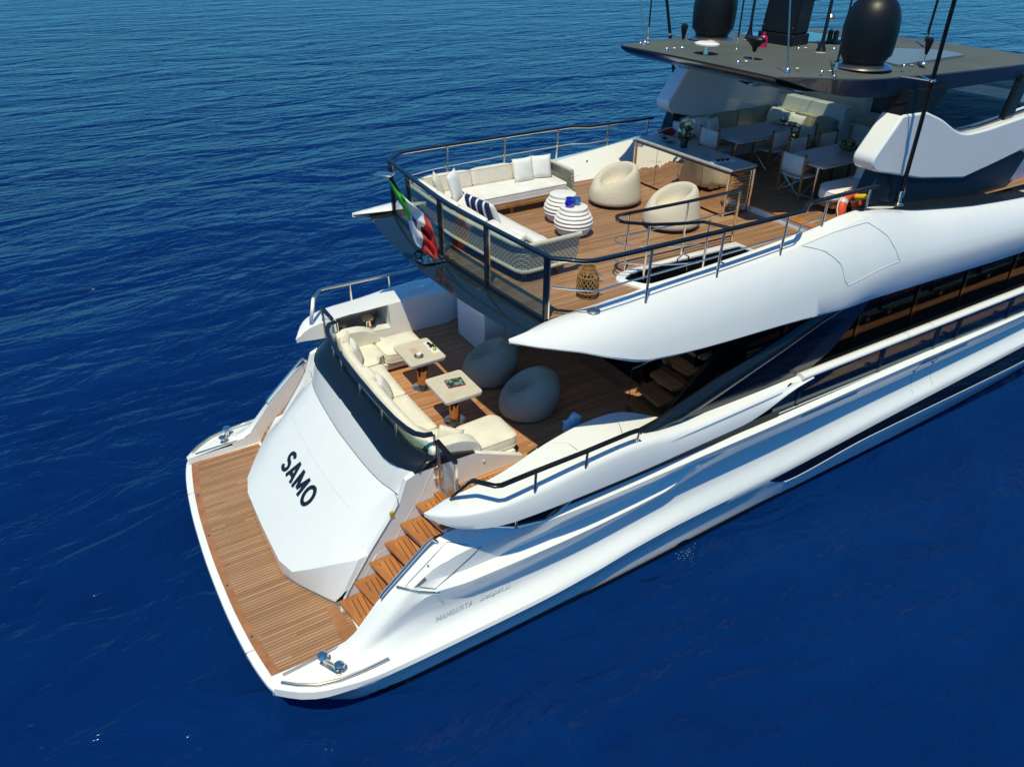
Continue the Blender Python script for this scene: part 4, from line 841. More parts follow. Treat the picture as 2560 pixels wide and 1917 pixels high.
a = MB().lathe([(0, 0), (.17, 0), (.2, .015), (.2, .04), (.15, .06), (0, .062)], 28, sx=1, sy=1.25).build("white_antenna_pod", CERAM, HT, loc=(10.46, .26, 8.02))
MB().lathe([(0, -.15), (.05, -.15), (.04, 0)], 12).build("pod_foot", CHROME, a)
a = MB().lathe([(.015, 0), (.03, .02), (.05, .08), (.12, .15), (.17, .18), (.175, .22), (.15, .245), (0, .25)], 20, sx=.7, sy=1.2).build("black_antenna_pod", SATINBLACK, HT, loc=(10.74, -.63, 8.0))
MB().tube([(0, 0, -.14), (0, 0, .05)], .016).build("pod_foot", CHROME, a)
a = MB().lathe([(0, 0), (.085, 0), (.085, .14), (.06, .2), (.03, .22), (.03, .27), (0, .272)], 18).build("red_signal_light", mat("crimson_lens", (.45, .01, .08), .25), HT, loc=(12.0, .33, 7.875))
a = MB().box(-.12, .12, -.14, .14, 0, .03).build("camera_base", RUBBER, HT, loc=(13.76, .12, 7.85))
for y in (-.07, .07): MB().lathe([(.06, 0), (.05, .12), (.055, .2), (0, .24)], 12, (0, y, .03)).build("camera_head", BLACK, a)
for x, y in ((10.42, -1.72), (10.2, 1.82), (10.15, .98), (10.22, -.78), (10.7, -2.15), (12.4, -2.45), (12.35, -.25), (12.9, -.62)):
    MB().lathe([(0, 0), (.036, 0), (.032, .03), (.016, .05), (0, .054)], 12, (x, y, 7.87)).build("deck_light", STEEL, HT)
    MB().tube([(x+.13, y-.03, 7.86), (x+.13, y-.03, 7.91), (x+.16, y-.06, 7.91), (x+.16, y-.06, 7.86)], .006, 6).build("pad_eye", mat("dull_steel", (.25, .26, .26), .4, metal=1) if "dull_steel" not in bpy.data.materials else bpy.data.materials["dull_steel"], HT)
# tall black whip on each beam, stayed to the hardtop
def big_pole(s):
    p = MB().tube(side([(12.58, 2.93, 5.85), (12.32, 3.08, 7.0), (12.0, 3.25, 8.6), (11.7, 3.42, 10.2)], s), .038, 10, r1=.03).build("tall_whip_aerial", SATINBLACK, YB)
    MB().lathe([(0, -.02), (.10, -.02), (.10, .0), (.045, .03), (.04, .12), (.06, .14), (.06, .24), (.045, .26), (.035, .40), (0, .4)], 14, (12.60, s*2.92, 5.60)).build("aerial_foot", CHROME, p)
    c = (12.16, s*3.165, 7.79)
    MB().tube([(12.02, s*2.62, 7.80), c], .014).build("stay_rod", CHROME, p); MB().tube([(12.55, s*2.66, 7.77), c], .010).build("stay_rod", CHROME, p)
    MB().lathe([(.045, -.02), (.055, 0), (.045, .02)], 12, c).build("stay_clamp", CHROME, p)
both(big_pole)
MB().tube([(13.3, .3, 11.1), (20, -1.7, 8.0)], .012).build("forestay", STEEL, YB)
#PART5
# ------------------------------------------------------------------ loose things
def pillow_mb(w, h, t, n=10):
    mb = MB(); vs = []; fs = []
    for side_ in (1, -1):
        for i in range(n+1):
            for j in range(n+1):
                u, v = 2*i/n-1, 2*j/n-1
                k = max(0, (1-abs(u)**2.6)*(1-abs(v)**2.6))**.55
                pin = 1-.07*(1-abs(u)**2)*abs(v)**3-.0; pin2 = 1-.07*(1-abs(v)**2)*abs(u)**3
                vs.append((side_*t/2*k, u*w/2*pin2, v*h/2*pin))
    m = (n+1)**2
    for sd_i in (0, 1):
        for i in range(n):
            for j in range(n):
                a = sd_i*m+i*(n+1)+j; q = (a, a+1, a+n+2, a+n+1); fs.append(q if sd_i == 0 else q[::-1])
    return mb.add(vs, fs)
def pillow(label, loc, rot, m, w=.45, h=.45, t=.15, group=None, cat="cushion", name="scatter_cushion"):
    o = pillow_mb(w, h, t).build(name, m, ang=None); me = o.data
    me.polygons.foreach_set("use_smooth", [True]*len(me.polygons))
    o.location = loc; o.rotation_euler = [R(a) for a in rot]; return tag(o, label, cat, group)
def softslab(mb_poly, z0, z1, name, m, parent, r=.06, bev=.05, crown=.025):
    """upholstered slab: rounded plan, swollen top"""
    P = rpoly(mb_poly, r, 4); cxm = sum(p[0] for p in P)/len(P); cym = sum(p[1] for p in P)/len(P)
    ins = lambda d, z: [(x+(cxm-x)*d, y+(cym-y)*d, z) for x, y in P]
    rad = max(math.hypot(x-cxm, y-cym) for x, y in P); e = bev/rad
    secs = [ins(e*.7, z0), ins(e*.12, z0+bev*.3), ins(0, z0+bev), ins(0, z1-bev), ins(e*.3, z1-bev*.35), ins(e*1.1, z1), ins(.35, z1+crown*.8), ins(.8, z1+crown), ins(.97, z1+crown)]
    o = MB().loft(secs, True, True).build(name, m, parent, ang=60)
    if z1-z0 > .12:
        for ring in (ins(e*.12, z1-bev*.45), ins(-e*.04, z0+bev)): MB().tube(ring, .0065, 5, closed=True).build("piping", m, o)
    return o

# ---- cockpit sofa
S = empty("cockpit_sofa", "cream C-shaped sofa behind the transom coaming with a chaise at each end", "sofa", (0, 0, 0))
BY = lambda y: 3.30+.16*(abs(y)/2.0)**4
def seat_piece(ya, yb):
    n = 8; f = lambda y: 3.93+.03*(abs(y)/1.2)**2
    return [(f(y), y) for y in frange(ya, yb, n)]+[(BY(y)+.12, y) for y in frange(yb, ya, n)]
for ya, yb in ((-1.22, -.02), (.0, 1.20)):
    softslab(seat_piece(ya, yb), 2.52, 2.76, "seat_cushion", CREAM, S, .05, .045)
def wing_seat(s):
    softslab([(3.55, s*1.24), (3.93, s*1.24), (4.02, s*1.45), (4.13, s*1.5), (4.13, s*2.12), (3.62, s*2.12)], 2.52, 2.76, "seat_cushion", CREAM, S, .06, .045)
    softslab([(4.15, s*1.40), (4.90, s*1.36), (5.0, s*1.48), (5.0, s*2.14), (4.15, s*2.14)], 2.52, 2.775, "chaise_cushion", CREAM, S, .13, .06)
    # raked arm piece that tapers forward
    pr = [(3.42, 2.76), (3.40, 3.10), (3.62, 3.14), (3.95, 3.12), (4.20, 2.98), (4.28, 2.80), (4.20, 2.76)]
    MB().prism_y(rpoly(pr, [.03, .06, .1, .2, .16, .06, .03], 4), s*1.98, s*2.22).build("arm_cushion", CREAM, S, bevel=.05, seg=3)
both(wing_seat)
bk = MB(); rows = []
for y in frange(-2.14, 2.14, 36):
    q = BY(y); rows.append([(q+.02, y, 2.70), (q-.02, y, 2.98), (q-.01, y, 3.09), (q+.05, y, 3.13), (q+.12, y, 3.12), (q+.17, y, 3.05), (q+.24, y, 2.72)])
bk.loft(rows, True, True).build("back_cushion", CREAM, S, ang=60)
MB().prism_z([(3.3, -1.9), (3.9, -1.3), (3.9, 1.3), (3.3, 1.9)], MD, 2.53).build("sofa_base", WHITE2, S)
for s in (-1, 1): MB().prism_z([(3.6, s*1.45), (4.88, s*1.45), (4.9, s*2.2), (3.6, s*2.25)], MD+.06, 2.53).build("sofa_base", WHITE2, S)
MB().tube([(4.15, 1.42, 2.50), (4.85, 1.42, 2.50)], .018).build("foot_tube", STEEL, S)

def cockpit_table(y, px_y, label):
    t = empty("cockpit_table", label, "table", (4.54, y, MD), 0, "square pedestal tables of the lower deck")
    MB().prism_z(rpoly([(-.36, -.43), (.36, -.43), (.36, .43), (-.36, .43)], .07), .70, .75).build("tabletop", TRAV, t, bevel=.01)
    MB().prism_z(rpoly([(-.35, -.42), (.35, -.42), (.35, .42), (-.35, .42)], .07), .675, .70).build("top_edge", WHITE2, t)
    c = (0, px_y, 0)
    MB().lathe([(.21, 0), (.21, .012), (.19, .02), (0, .02)], 32, c).build("base_plate", CHROME, t)
    MB().lathe([(.095, .02), (.095, .40), (.0, .40)], 28, c).build("pedestal", BRONZE, t)
    MB().lathe([(.112, .39), (.112, .46), (.10, .47), (0, .47)], 28, c).build("pedestal_collar", BLACK, t)
    MB().lathe([(.078, .47), (.078, .68), (0, .68)], 28, c).build("pedestal_column", BRONZE, t)
    MB().box(-.15, -.02, -.10, .16, .7495, .7515).build("inlay_line", mat("peach_inlay", (.55, .40, .30), .4), t) if y > 0 else None
    return t
cockpit_table(.69, -.06, "square travertine table with an espresso cup and a snack tray on it"); cockpit_table(-.70, 0, "square travertine table with a picture book on it")
TZ = MD+.751
cup = empty("espresso_cup", "small silver grey cup on a saucer on the port travertine table", "cup", (4.45, .52, TZ))
MB().lathe([(0, 0), (.05, .003), (.085, .012), (.09, .018), (.05, .01), (0, .008)], 24).build("saucer", STEEL, cup)
MB().lathe([(.025, .008), (.045, .03), (.052, .065), (.048, .066), (.04, .03), (0, .02)], 20).build("cup_bowl", CERAM, cup)
MB().tube([(.05, 0, .055), (.075, 0, .045), (.05, 0, .025)], .006, 6).build("handle", CERAM, cup)
tr = empty("snack_tray", "white oblong tray of olives and a lime on the port travertine table", "tray", (4.80, .70, TZ))
MB().prism_z(rpoly([(-.07, -.24), (.07, -.24), (.07, .24), (-.07, .24)], .01), 0, .012).build("tray_plate", CERAM, tr, bevel=.003)
for i, (dx, dy) in enumerate(((.0, .08), (.03, .02), (-.02, .0), (.03, -.07), (-.01, .13))):
    MB().lathe([(0, .012), (.026, .022), (.03, .035), (.02, .055), (0, .06)], 12, (dx, dy, 0)).build("olive_dish", mat("olive_black", (.02, .012, .015), .3) if i == 0 else bpy.data.materials["olive_black"], tr)
MB().lathe([(0, .012), (.03, .02), (.035, .045), (.02, .07), (0, .075)], 14, (.0, -.13, 0)).build("lime", mat("lime_green", (.35, .5, .02), .4), tr)
bk_ = empty("picture_book", "hardback picture book with a green and grey cover lying on the starboard travertine table", "book", (4.59, -.66, TZ), R(-8))
MB().box(-.15, .15, -.12, .12, .003, .024).build("page_block", mat("magenta_pages", (.45, .02, .12), .6), bk_)
cvm = mat("book_cover", (.1, .1, .1), .3); _t = NT(cvm); _v = _t.noise(_t.mapping(_t.coord(), (14, 8, 1)), 1, 4)
_t.link(_t.ramp(_v, [(.35, (.01, .012, .015)), (.5, (.03, .09, .03)), (.6, (.25, .3, .32)), (.75, (.03, .16, .2))]), _t.b.inputs["Base Color"])
MB().box(-.155, .155, -.125, .125, .0245, .030).build("front_cover", cvm, bk_); MB().box(-.155, .155, -.125, .125, 0, .0028).build("back_cover", mat("magenta_cover", (.4, .02, .1), .4), bk_)

PG = "cream scatter cushions on the cockpit sofa"
pillow("cream cushion standing upright in the port corner of the cockpit sofa", (3.60, 1.52, 2.98), (0, -16, -10), PALE, group=PG)
pillow("striped beige cushion half hidden in the port corner of the cockpit sofa", (3.55, 1.80, 3.0), (0, -14, -30), SAND, .42, .42, group=PG)
pillow("cream cushion leaning on the sofa back, the more aft of the overlapping pair", (3.52, .45, 2.96), (0, -26, 4), CREAM, group=PG)
pillow("cream cushion leaning on the sofa back, in front of its overlapping twin", (3.58, .12, 2.95), (0, -28, -14), PALE, group=PG)
pillow("low cream cushion lying under the starboard end of the cockpit handrail", (3.58, -1.45, 2.90), (0, -52, 10), CREAM, group=PG)
pillow("cream cushion tucked behind the starboard arm of the cockpit sofa", (3.88, -1.80, 2.90), (20, 10, 70), CREAM, .42, .42, group=PG)

# ---- bean bags
def bean(label, loc, rz, sx=1.0):
    mb = MB(); secs = []; n = 40; H = .84
    for i in range(19):
        t = i/18; z = H*t
        r = .535*max(0, (1-abs((t-.30)/.70)**2.3 if t > .30 else 1-.16*((.30-t)/.30)**2))**.58
        off = -.05+.26*t**1.4
        secs.append([(off+r*math.cos(a), r*math.sin(a)*1.02, z) for a in frange(0, 2*math.pi*(n-1)/n, n-1)])
    mb.loft(secs, True, True)
    def dent(v):
        d = (Vector((v.x, v.y, v.z))-Vector((-.16, .03, .66))); k = math.exp(-(d.x*d.x/.075+d.y*d.y/.05+d.z*d.z/.07))
        w = 1+.012*math.sin(9*math.atan2(v.y, v.x))*v.z
        return Vector((v.x*w+.20*k, v.y*w*(1+.06*k), v.z-.30*k))
    mb.xf(dent)
    o = mb.build("bean_bag", GREYK, ang=None, sub=1); o.data.polygons.foreach_set("use_smooth", [True]*len(o.data.polygons))
    o.location = loc; o.rotation_euler.z = R(rz); return tag(o, label, "bean bag", "grey bean bags on the lower deck")
bean("dark grey knitted bean bag beside the white stair casing, farther from the stairs", (5.84, .30, MD), -28)
bean("dark grey knitted bean bag in front of the curved wooden stairs", (5.88, -1.05, MD), -22)
tw = MB(); rows = []
for i in range(13):
    t = i/12; rows.append([(5.48+.34*t+.02*math.sin(j*2.1+i), -2.70+.012*math.sin(i*1.7+j), 2.80+j*.052+(.10*math.sin(math.pi*min(1, max(0, (t-.25)/.6)))*(j/8)**2 if .25 < t < .85 else 0)) for j in range(9)])
tw.loft(rows)
tm_ = fabric("blue_patterned_towel", (.25, .45, .62)); o = tw.build("hanging_towel", tm_, ang=60); sm_ = o.modifiers.new("th", 'SOLIDIFY'); sm_.thickness = .012
tag(o, "light blue patterned towel hung over the inside of the starboard bulwark", "towel")

# ---- rope sofas on the upper deck
def rope_sofa(name, label, parts):
    o = empty(name, label, "sofa", (0, 0, UD), 0, "rope weave sofas on the upper deck"); return o
A = rope_sofa("rope_sofa", "long rope weave sofa along the port rail with three pale back cushions", None)
Z = lambda z: z-UD
def weave_wall(path, z0, z1, th, parent, flare=.06):
    """woven panel along a plan path with rounded rope rims"""
    P = [Vector((x, y, 0)) for x, y in path]; mb = MB(); inn = []
    secs = []
    for i, p in enumerate(P):
        d = (P[min(i+1, len(P)-1)]-P[max(i-1, 0)]).normalized(); nrm = Vector((d.y, -d.x, 0))
        secs.append([(p+nrm*(flare*0)).to_tuple()[:2]+(Z(z0),), (p+nrm*flare).to_tuple()[:2]+(Z(z1),), (p+nrm*(flare-th)).to_tuple()[:2]+(Z(z1),), (p-nrm*th).to_tuple()[:2]+(Z(z0),)])
    mb.loft(secs, True, True).build("woven_panel", WICK, parent, ang=40)
    MB().tube([s_[1][:2]+(Z(z1),) for s_ in secs], th*.62, 10).build("rope_rim", ROPE, parent)
    MB().tube([s_[0][:2]+(Z(z0),) for s_ in secs], th*.55, 10).build("rope_rim", ROPE, parent)
weave_wall([(8.40, 1.38), (8.42, 1.5), (8.42, 2.25), (8.34, 2.36), (8.2, 2.38), (6.0, 2.36), (5.35, 2.34)][::-1], 5.33, 5.76, .055, A, .05)
softslab([(5.6, 1.35), (8.30, 1.40), (8.34, 2.22), (5.6, 2.22)], Z(5.33), Z(5.53), "seat_cushion", PALE, A, .08, .05)
MB().box(5.5, 8.34, 1.36, 2.30, Z(5.25), Z(5.32)).build("timber_plinth", TEAKW, A, bevel=.008)
for x in (5.7, 7.0, 8.2):
    for y in (1.45, 2.2): MB().box(x-.03, x+.03, y-.03, y+.03, 0, Z(5.26)).build("leg", TEAKW, A)
for x0, x1 in ((5.50, 6.50), (6.51, 7.44), (7.45, 8.30)):
    o = softslab([(x0, -.09), (x1, -.09), (x1, .09), (x0, .09)], 0, .33, "back_cushion", SAND, A, .06, .05, .02); o.location = (0, 2.14, Z(5.52)); o.rotation_euler.x = R(-14)
B = rope_sofa("rope_sofa", "rope weave sofa with its woven back to the stern glass of the upper deck", None)
BP = [(6.50, -1.42), (6.48, -1.48), (5.55, -1.50), (5.44, -1.46), (5.40, -1.36), (5.30, -.5), (5.23, .4), (5.22, 1.2), (5.26, 2.15)]
weave_wall(BP, 5.31, 5.76, .06, B, -.05) if False else weave_wall(BP[::-1], 5.31, 5.76, .06, B, .05)
softslab([(5.52, -1.40), (6.30, -1.38), (6.22, .0), (6.2, 1.30), (5.45, 1.30), (5.42, .2)], Z(5.33), Z(5.53), "seat_cushion", PALE, B, .08, .05)
softslab([(5.38, 1.31), (6.05, 1.31), (6.05, 2.2), (5.38, 2.2)], Z(5.33), Z(5.53), "seat_cushion", PALE, B, .08, .05)
MB().prism_z([(5.5, -1.40), (6.25, -1.38), (6.18, .0), (6.18, 2.2), (5.36, 2.2), (5.34, .2)], Z(5.26), Z(5.325)).build("timber_plinth", TEAKW, B, bevel=.008)
for x, y in ((5.58, -1.32), (6.2, -1.3), (5.45, .3), (6.1, .3), (5.45, 2.05)): MB().box(x-.03, x+.03, y-.03, y+.03, 0, Z(5.27)).build("leg", TEAKW, B)
MB().box(5.215, 5.235, .495, .515, Z(5.31), Z(5.76)).build("module_gap", SEAM, B)
for y0, y1, x in ((-1.38, -.42, 5.50), (-.41, .48, 5.42), (.49, 1.40, 5.38), (1.41, 2.12, 5.40)):
    o = softslab([(-.09, y0), (.09, y0), (.09, y1), (-.09, y1)], 0, .32, "back_cushion", PALE, B, .06, .05, .02); o.location = (x+.02, 0, Z(5.52)); o.rotation_euler.y = R(-14)
UG = "scatter cushions on the rope weave sofas"
pillow("white square cushion overlapping the one against the port rope sofa arm", (7.55, 1.90, 5.76), (0, -14, -88), WHITEC, .48, .48, group=UG)
pillow("white cushion against the woven arm at the forward end of the port rope sofa", (7.98, 1.92, 5.76), (0, -16, -100), WHITEC, .46, .46, group=UG)
pillow("big white cushion propped in the corner where the rope sofas meet", (5.88, 1.62, 5.78), (0, -16, -42), WHITEC, .54, .54, group=UG)
pillow("pale grey cushion lying in the corner behind the big white one", (5.62, 1.78, 5.76), (0, -20, -25), SAND, .5, .5, group=UG)
pillow("white cushion leaning behind the blue striped one on the stern rope sofa", (5.78, .12, 5.74), (0, -24, 4), WHITEC, .46, .46, group=UG)
stp = mat("blue_white_stripe", (.8, .8, .8), .9); _t = NT(stp); _s = _t.new("ShaderNodeSeparateXYZ"); _t.link(_t.coord(), _s.inputs[0])
_t.link(_t.ramp(_t.math('FRACT', _t.math('MULTIPLY', _s.outputs[1], 5.2)), [(.0, (.006, .014, .09)), (.45, (.006, .014, .09)), (.5, (.8, .8, .78)), (.72, (.8, .8, .78)), (.76, (.006, .014, .09))]), _t.b.inputs["Base Color"])
stp.node_tree.nodes["Color Ramp"].color_ramp.interpolation = 'CONSTANT' if "Color Ramp" in stp.node_tree.nodes else 'LINEAR'
pillow("navy blue and white striped cushion on the stern rope sofa", (5.66, .30, 5.78), (0, -18, 6), stp, .80, .44, .16, group=UG)
pillow("white cushion lying flat near the woven arm of the stern rope sofa", (5.88, -.72, 5.60), (0, -66, 10), WHITEC, .48, .44, group=UG)
pillow("white cushion lying nearest the woven arm of the stern rope sofa", (5.98, -1.10, 5.61), (0, -70, -8), PALE, .46, .42, group=UG)

# ---- stools, vases, armchairs, lantern
def stool(label, loc):
    pr = []
    for k in range(7):
        z = .045+.062*k; r = .235+.115*math.sin(math.pi*(k+.9)/7.6)
        pr += [(r-.03, z-.014), (r, z), (r+.008, z+.016), (r, z+.032), (r-.03, z+.046)]
    pr = [(0, 0), (.20, 0), (.21, .03)]+pr+[(.25, .50), (.245, .515), (.22, .522), (0, .522)]
    o = MB().lathe(pr, 40).build("ribbed_stool", CERAM, ang=50); o.location = loc; return tag(o, label, "stool", "white ribbed stool tables")
stool("white ribbed ceramic drum stool with blue glasses on top", (7.38, -.10, UD)); stool("white ribbed ceramic drum stool behind the one with blue glasses", (7.62, .60, UD))
cob = mat("cobalt_glass", (.003, .01, .42), .06, spec=.7, coat=.6); cob2 = mat("pale_blue_glassware", (.03, .16, .45), .08, coat=.5)
o = MB().lathe([(0, 0), (.06, 0), (.085, .04), (.088, .09), (.07, .14), (.078, .165), (.068, .165), (.06, .14), (.0, .03)], 10).build("blue_tumbler", cob, ang=20); o.location = (7.28, -.10, UD+.522); tag(o, "deep cobalt blue glass on the near ribbed stool", "glass")
o = MB().lathe([(0, 0), (.05, 0), (.07, .05), (.072, .10), (.075, .13), (.066, .13), (.055, .06), (0, .03)], 18).build("blue_tumbler", cob2); o.location = (7.45, -.07, UD+.522); tag(o, "paler blue glass beside the cobalt one on the near ribbed stool", "glass")
def armchair(label, loc, rz):
    n = 48; rings = []
    def ring(fr, fz): return [(fr(a)*math.cos(a)*1.02, fr(a)*math.sin(a)*1.06, fz(a)) for a in frange(0, 2*math.pi*(n-1)/n, n-1)]
    # back of the chair at angle 0 (+x), open front at pi (-x)
    hgt = lambda a: .40+.36*(.5+.5*math.cos(a))**.62
    rad = lambda a: .50+.02*math.cos(2*a)
    rings.append(ring(lambda a: rad(a)-.02, lambda a: .06)); rings.append(ring(lambda a: rad(a)+.02, lambda a: .075)); rings.append(ring(lambda a: rad(a)+.01, lambda a: .20))
    rings.append(ring(lambda a: rad(a)-.02, lambda a: .33)); rings.append(ring(lambda a: rad(a)-.07, lambda a: hgt(a)*.82+.03))
    rings.append(ring(lambda a: rad(a)-.115, lambda a: hgt(a)*.97)); rings.append(ring(lambda a: rad(a)-.16, lambda a: hgt(a)))
    rings.append(ring(lambda a: rad(a)-.21, lambda a: hgt(a)-.025)); rings.append(ring(lambda a: rad(a)-.235, lambda a: max(.385, hgt(a)-.12)))
    rings.append(ring(lambda a: rad(a)-.26, lambda a: .375+.06*max(0, math.cos(a)))); rings.append(ring(lambda a: .12, lambda a: .355)); rings.append(ring(lambda a: .02, lambda a: .355))
    t = empty("tub_armchair", label, "armchair", loc, R(rz), "beige tub armchairs facing the rope sofas")
    o = MB().loft(rings, True, True).build("upholstery", BEIGEK, t, ang=None, sub=1); o.data.polygons.foreach_set("use_smooth", [True]*len(o.data.polygons))
    MB().lathe([(0, 0), (.46, 0), (.47, .07), (0, .08)], 36).build("base_skirt", RUBBER, t); return t
armchair("beige ribbed tub armchair beside the port end of the mirrored bar", (9.12, .92, UD), 2)
armchair("beige ribbed tub armchair behind the rail of the stair hatch", (9.22, -.66, UD), -8)
LT = empty("rattan_lantern", "brown woven rattan lantern standing on the teak beside the starboard band", "lantern", (6.06, -2.36, UD))
rat = solidwood("brown_rattan", (.36, .20, .06), (.20, .10, .03), (20, 20, 20), .6)
lp = pchip([(0, .135), (.10, .165), (.25, .165), (.38, .14), (.44, .105)])
mb = MB()
for k in range(16):
    for sg in (1, -1):
        a0 = 2*math.pi*k/16
        mb.tube([(lp(z)*math.cos(a0+sg*z*4.2), lp(z)*math.sin(a0+sg*z*4.2), z) for z in frange(.012, .43, 12)], .0085, 5)
mb.build("woven_body", rat, LT)
for z in (.012, .10, .34, .43): MB().tube([((lp(z)+.002)*math.cos(a), (lp(z)+.002)*math.sin(a), z) for a in frange(0, 2*math.pi*23/24, 23)], .013, 6, closed=True).build("hoop", rat, LT)
MB().lathe([(.10, .43), (.105, .50), (.10, .51), (.085, .50), (.08, .43)], 28).build("neck", rat, LT)
MB().lathe([(0, .02), (.09, .02), (.09, .30), (0, .31)], 20).build("candle_glass", mat("dark_candle_glass", (.03, .02, .01), .2), LT)
MB().tube([(.02, -.12, .48), (.10, -.20, .38), (.14, -.18, .28), (.13, .0, .24), (.1, .12, .3), (.02, .11, .48)], .008, 6).build("handle", STEEL, LT)

# ---- flag
fm = mat("tricolour_cloth", (.8, .8, .8), .8); _t = NT(fm); _uv = _t.n.new("ShaderNodeUVMap"); _s = _t.new("ShaderNodeSeparateXYZ"); _t.link(_uv.outputs[0], _s.inputs[0])
rp = _t.n.new("ShaderNodeValToRGB"); rp.color_ramp.interpolation = 'CONSTANT'; e = rp.color_ramp.elements; e.new(.5)
for el, (p, c) in zip(e, ((0, (.02, .46, .015)), (.333, (.80, .80, .77)), (.666, (.58, .006, .008)))): el.position = p; el.color = (*c, 1)
_t.link(_s.outputs[0], rp.inputs[0])
# small crest on the white field
def disk(cx_, cy_, r):
    dx = _t.math('MULTIPLY', _t.math('SUBTRACT', _s.outputs[0], cx_), 1.55); dy = _t.math('SUBTRACT', _s.outputs[1], cy_)
    return _t.math('LESS_THAN', _t.math('ADD', _t.math('MULTIPLY', dx, dx), _t.math('MULTIPLY', dy, dy)), r*r)
c = _t.mix(disk(.5, .52, .15), rp.outputs[0], (.45, .33, .03)); c = _t.mix(disk(.5, .52, .125), c, (.012, .03, .30)); c = _t.mix(disk(.53, .48, .06), c, (.5, .52, .5))
_t.link(c, _t.b.inputs["Base Color"]); _t.b.inputs["Sheen Weight"].default_value = .2
nu, nv = 48, 16; vs = []; uvs = []
FLL = [(0, 3.96, 6.59), (.08, 4.06, 6.33), (.17, 4.18, 6.09), (.333, 4.28, 5.85), (.45, 4.32, 5.65), (.58, 4.37, 5.45), (.666, 4.42, 5.40), (.84, 4.53, 5.26), (1, 4.64, 5.14)]
FLR = [(0, 3.985, 6.59), (.16, 4.09, 6.44), (.333, 4.19, 6.30), (.5, 4.32, 6.16), (.666, 4.51, 5.97), (.78, 4.66, 5.74), (.85, 4.67, 5.60), (.95, 4.73, 5.36), (1, 4.71, 5.22)]
fl = [pchip([(p[0], p[k]) for p in FLL]) for k in (1, 2)]; fr_ = [pchip([(p[0], p[k]) for p in FLR]) for k in (1, 2)]
for i in range(nu+1):
    for j in range(nv+1):
        u, v = i/nu, j/nv
        x = fl[0](u)*(1-v)+fr_[0](u)*v; z = fl[1](u)*(1-v)+fr_[1](u)*v
        w = min(1, u*3)*(1-.4*u)
        y = .06+.085*w*math.sin(v*9+u*5)+.05*w*math.sin(v*17-u*11)-.05*math.sin(math.pi*v)
        vs.append((x, y, z)); uvs.append((u, v))
fs_ = [(i*(nv+1)+j, i*(nv+1)+j+1, (i+1)*(nv+1)+j+1, (i+1)*(nv+1)+j) for i in range(nu) for j in range(nv)]
me = bpy.data.meshes.new("national_flag"); me.from_pydata(vs, [], fs_); ul = me.uv_layers.new(name="UVMap")
for lp_ in me.loops: ul.data[lp_.index].uv = uvs[lp_.vertex_index]
me.polygons.foreach_set("use_smooth", [True]*len(me.polygons)); me.materials.append(fm)
fo = bpy.data.objects.new("national_flag", me); COL.objects.link(fo); tag(fo, "green white and red flag with a small crest drooping from the stern flagstaff", "flag")

# ---- bar counter
bar = empty("bar_counter", "mirror fronted bar counter with a grey stone top and steel slats on its end", "bar counter", (10.66, .49, UD))
mir = mat("bronze_mirror", (.80, .72, .60), .035, metal=1); _t = NT(mir); _n = _t.noise(_t.mapping(_t.coord(), (1, 3.2, 2.4)), 1.0, 2, .4); _t.bump(_n, .25, .05)
MB().prism_z(rpoly([(-.36, -1.42), (.38, -1.40), (.38, 1.38), (-.36, 1.38)], .05), .885, .93).build("countertop", MARBLE, bar, bevel=.012)
MB().prism_z(rpoly([(-.35, -1.40), (.37, -1.38), (.37, 1.36), (-.35, 1.36)], .05), .85, .884).build("top_trim", mat("brown_trim", (.06, .025, .012), .3), bar)
MB().box(-.30, .32, -1.33, 1.33, .06, .85).build("bar_body", BLACK, bar)
for k in range(4): y = 1.33-.665*k; MB().box(-.315, -.302, y-.66, y-.005, .05, .83).build("front_panel", mir, bar)
MB().box(-.28, .30, -1.347, -1.332, .05, .83).build("end_panel", mir, bar)
for x, y in ((-.33, -1.37), (.34, -1.37), (-.33, 1.35), (.34, 1.35)): MB().tube([(x, y, 0), (x, y, .85)], .024, 10).build("corner_post", CHROME, bar)
for k in range(11): z = .14+.06*k; MB().tube([(-.14, -1.372, z), (.26, -1.372, z)], .008, 6).build("steel_slat", CHROME, bar)
text_mesh("ZGH", .13, frame_m((-.318, -.95, .60), (0, -1, 0), (0, 0, 1)), STEEL, bar, "bar_lettering", .002) if False else None
MB().box(-.06, .06, -.40, -.36, .93, .945).build("tap", STEEL, bar, bevel=.004); MB().box(.06, .14, -.80, -.77, .93, .94).build("socket_cover", STEEL, bar)
BZ = UD+.931
v = empty("flower_vase", "dark glass vase of white orchids on the mirror fronted bar", "vase", (10.66, .74, BZ))
MB().lathe([(0, 0), (.07, 0), (.075, .1), (.085, .20), (.075, .2), (.06, .02), (0, .015)], 20).build("vase_body", mat("dark_green_glass", (.01, .03, .02), .08), v)
pet = mat("white_petal", (.78, .80, .55), .7); lf = mat("leaf_green", (.04, .10, .02), .6); br = mat("dry_leaf", (.14, .05, .02), .7)
rnd = random.Random(3)
def blob(n, spread, zlo, zhi, size, m, name):
    mb = MB()
    for _ in range(n):
        c = Vector((rnd.gauss(0, spread), rnd.gauss(0, spread), rnd.uniform(zlo, zhi))); a = Vector((rnd.gauss(0, 1), rnd.gauss(0, 1), rnd.gauss(0, 1))).normalized(); b = a.orthogonal().normalized(); q = a.cross(b)
        s_ = size*rnd.uniform(.6, 1.2)
        mb.add([c-b*s_, c+q*s_*.6+a*s_*.25, c+b*s_, c-q*s_*.6+a*s_*.25], [(0, 1, 2, 3)])
    mb.build(name, m, v)
blob(70, .055, .26, .56, .055, pet, "petals"); blob(40, .07, .16, .5, .07, lf, "leaves"); blob(14, .06, .14, .30, .07, br, "dry_leaves")
MB().tube([(0, 0, .1), (.01, 0, .35), (.03, .02, .55)], .006, 5).build("stem", lf, v)
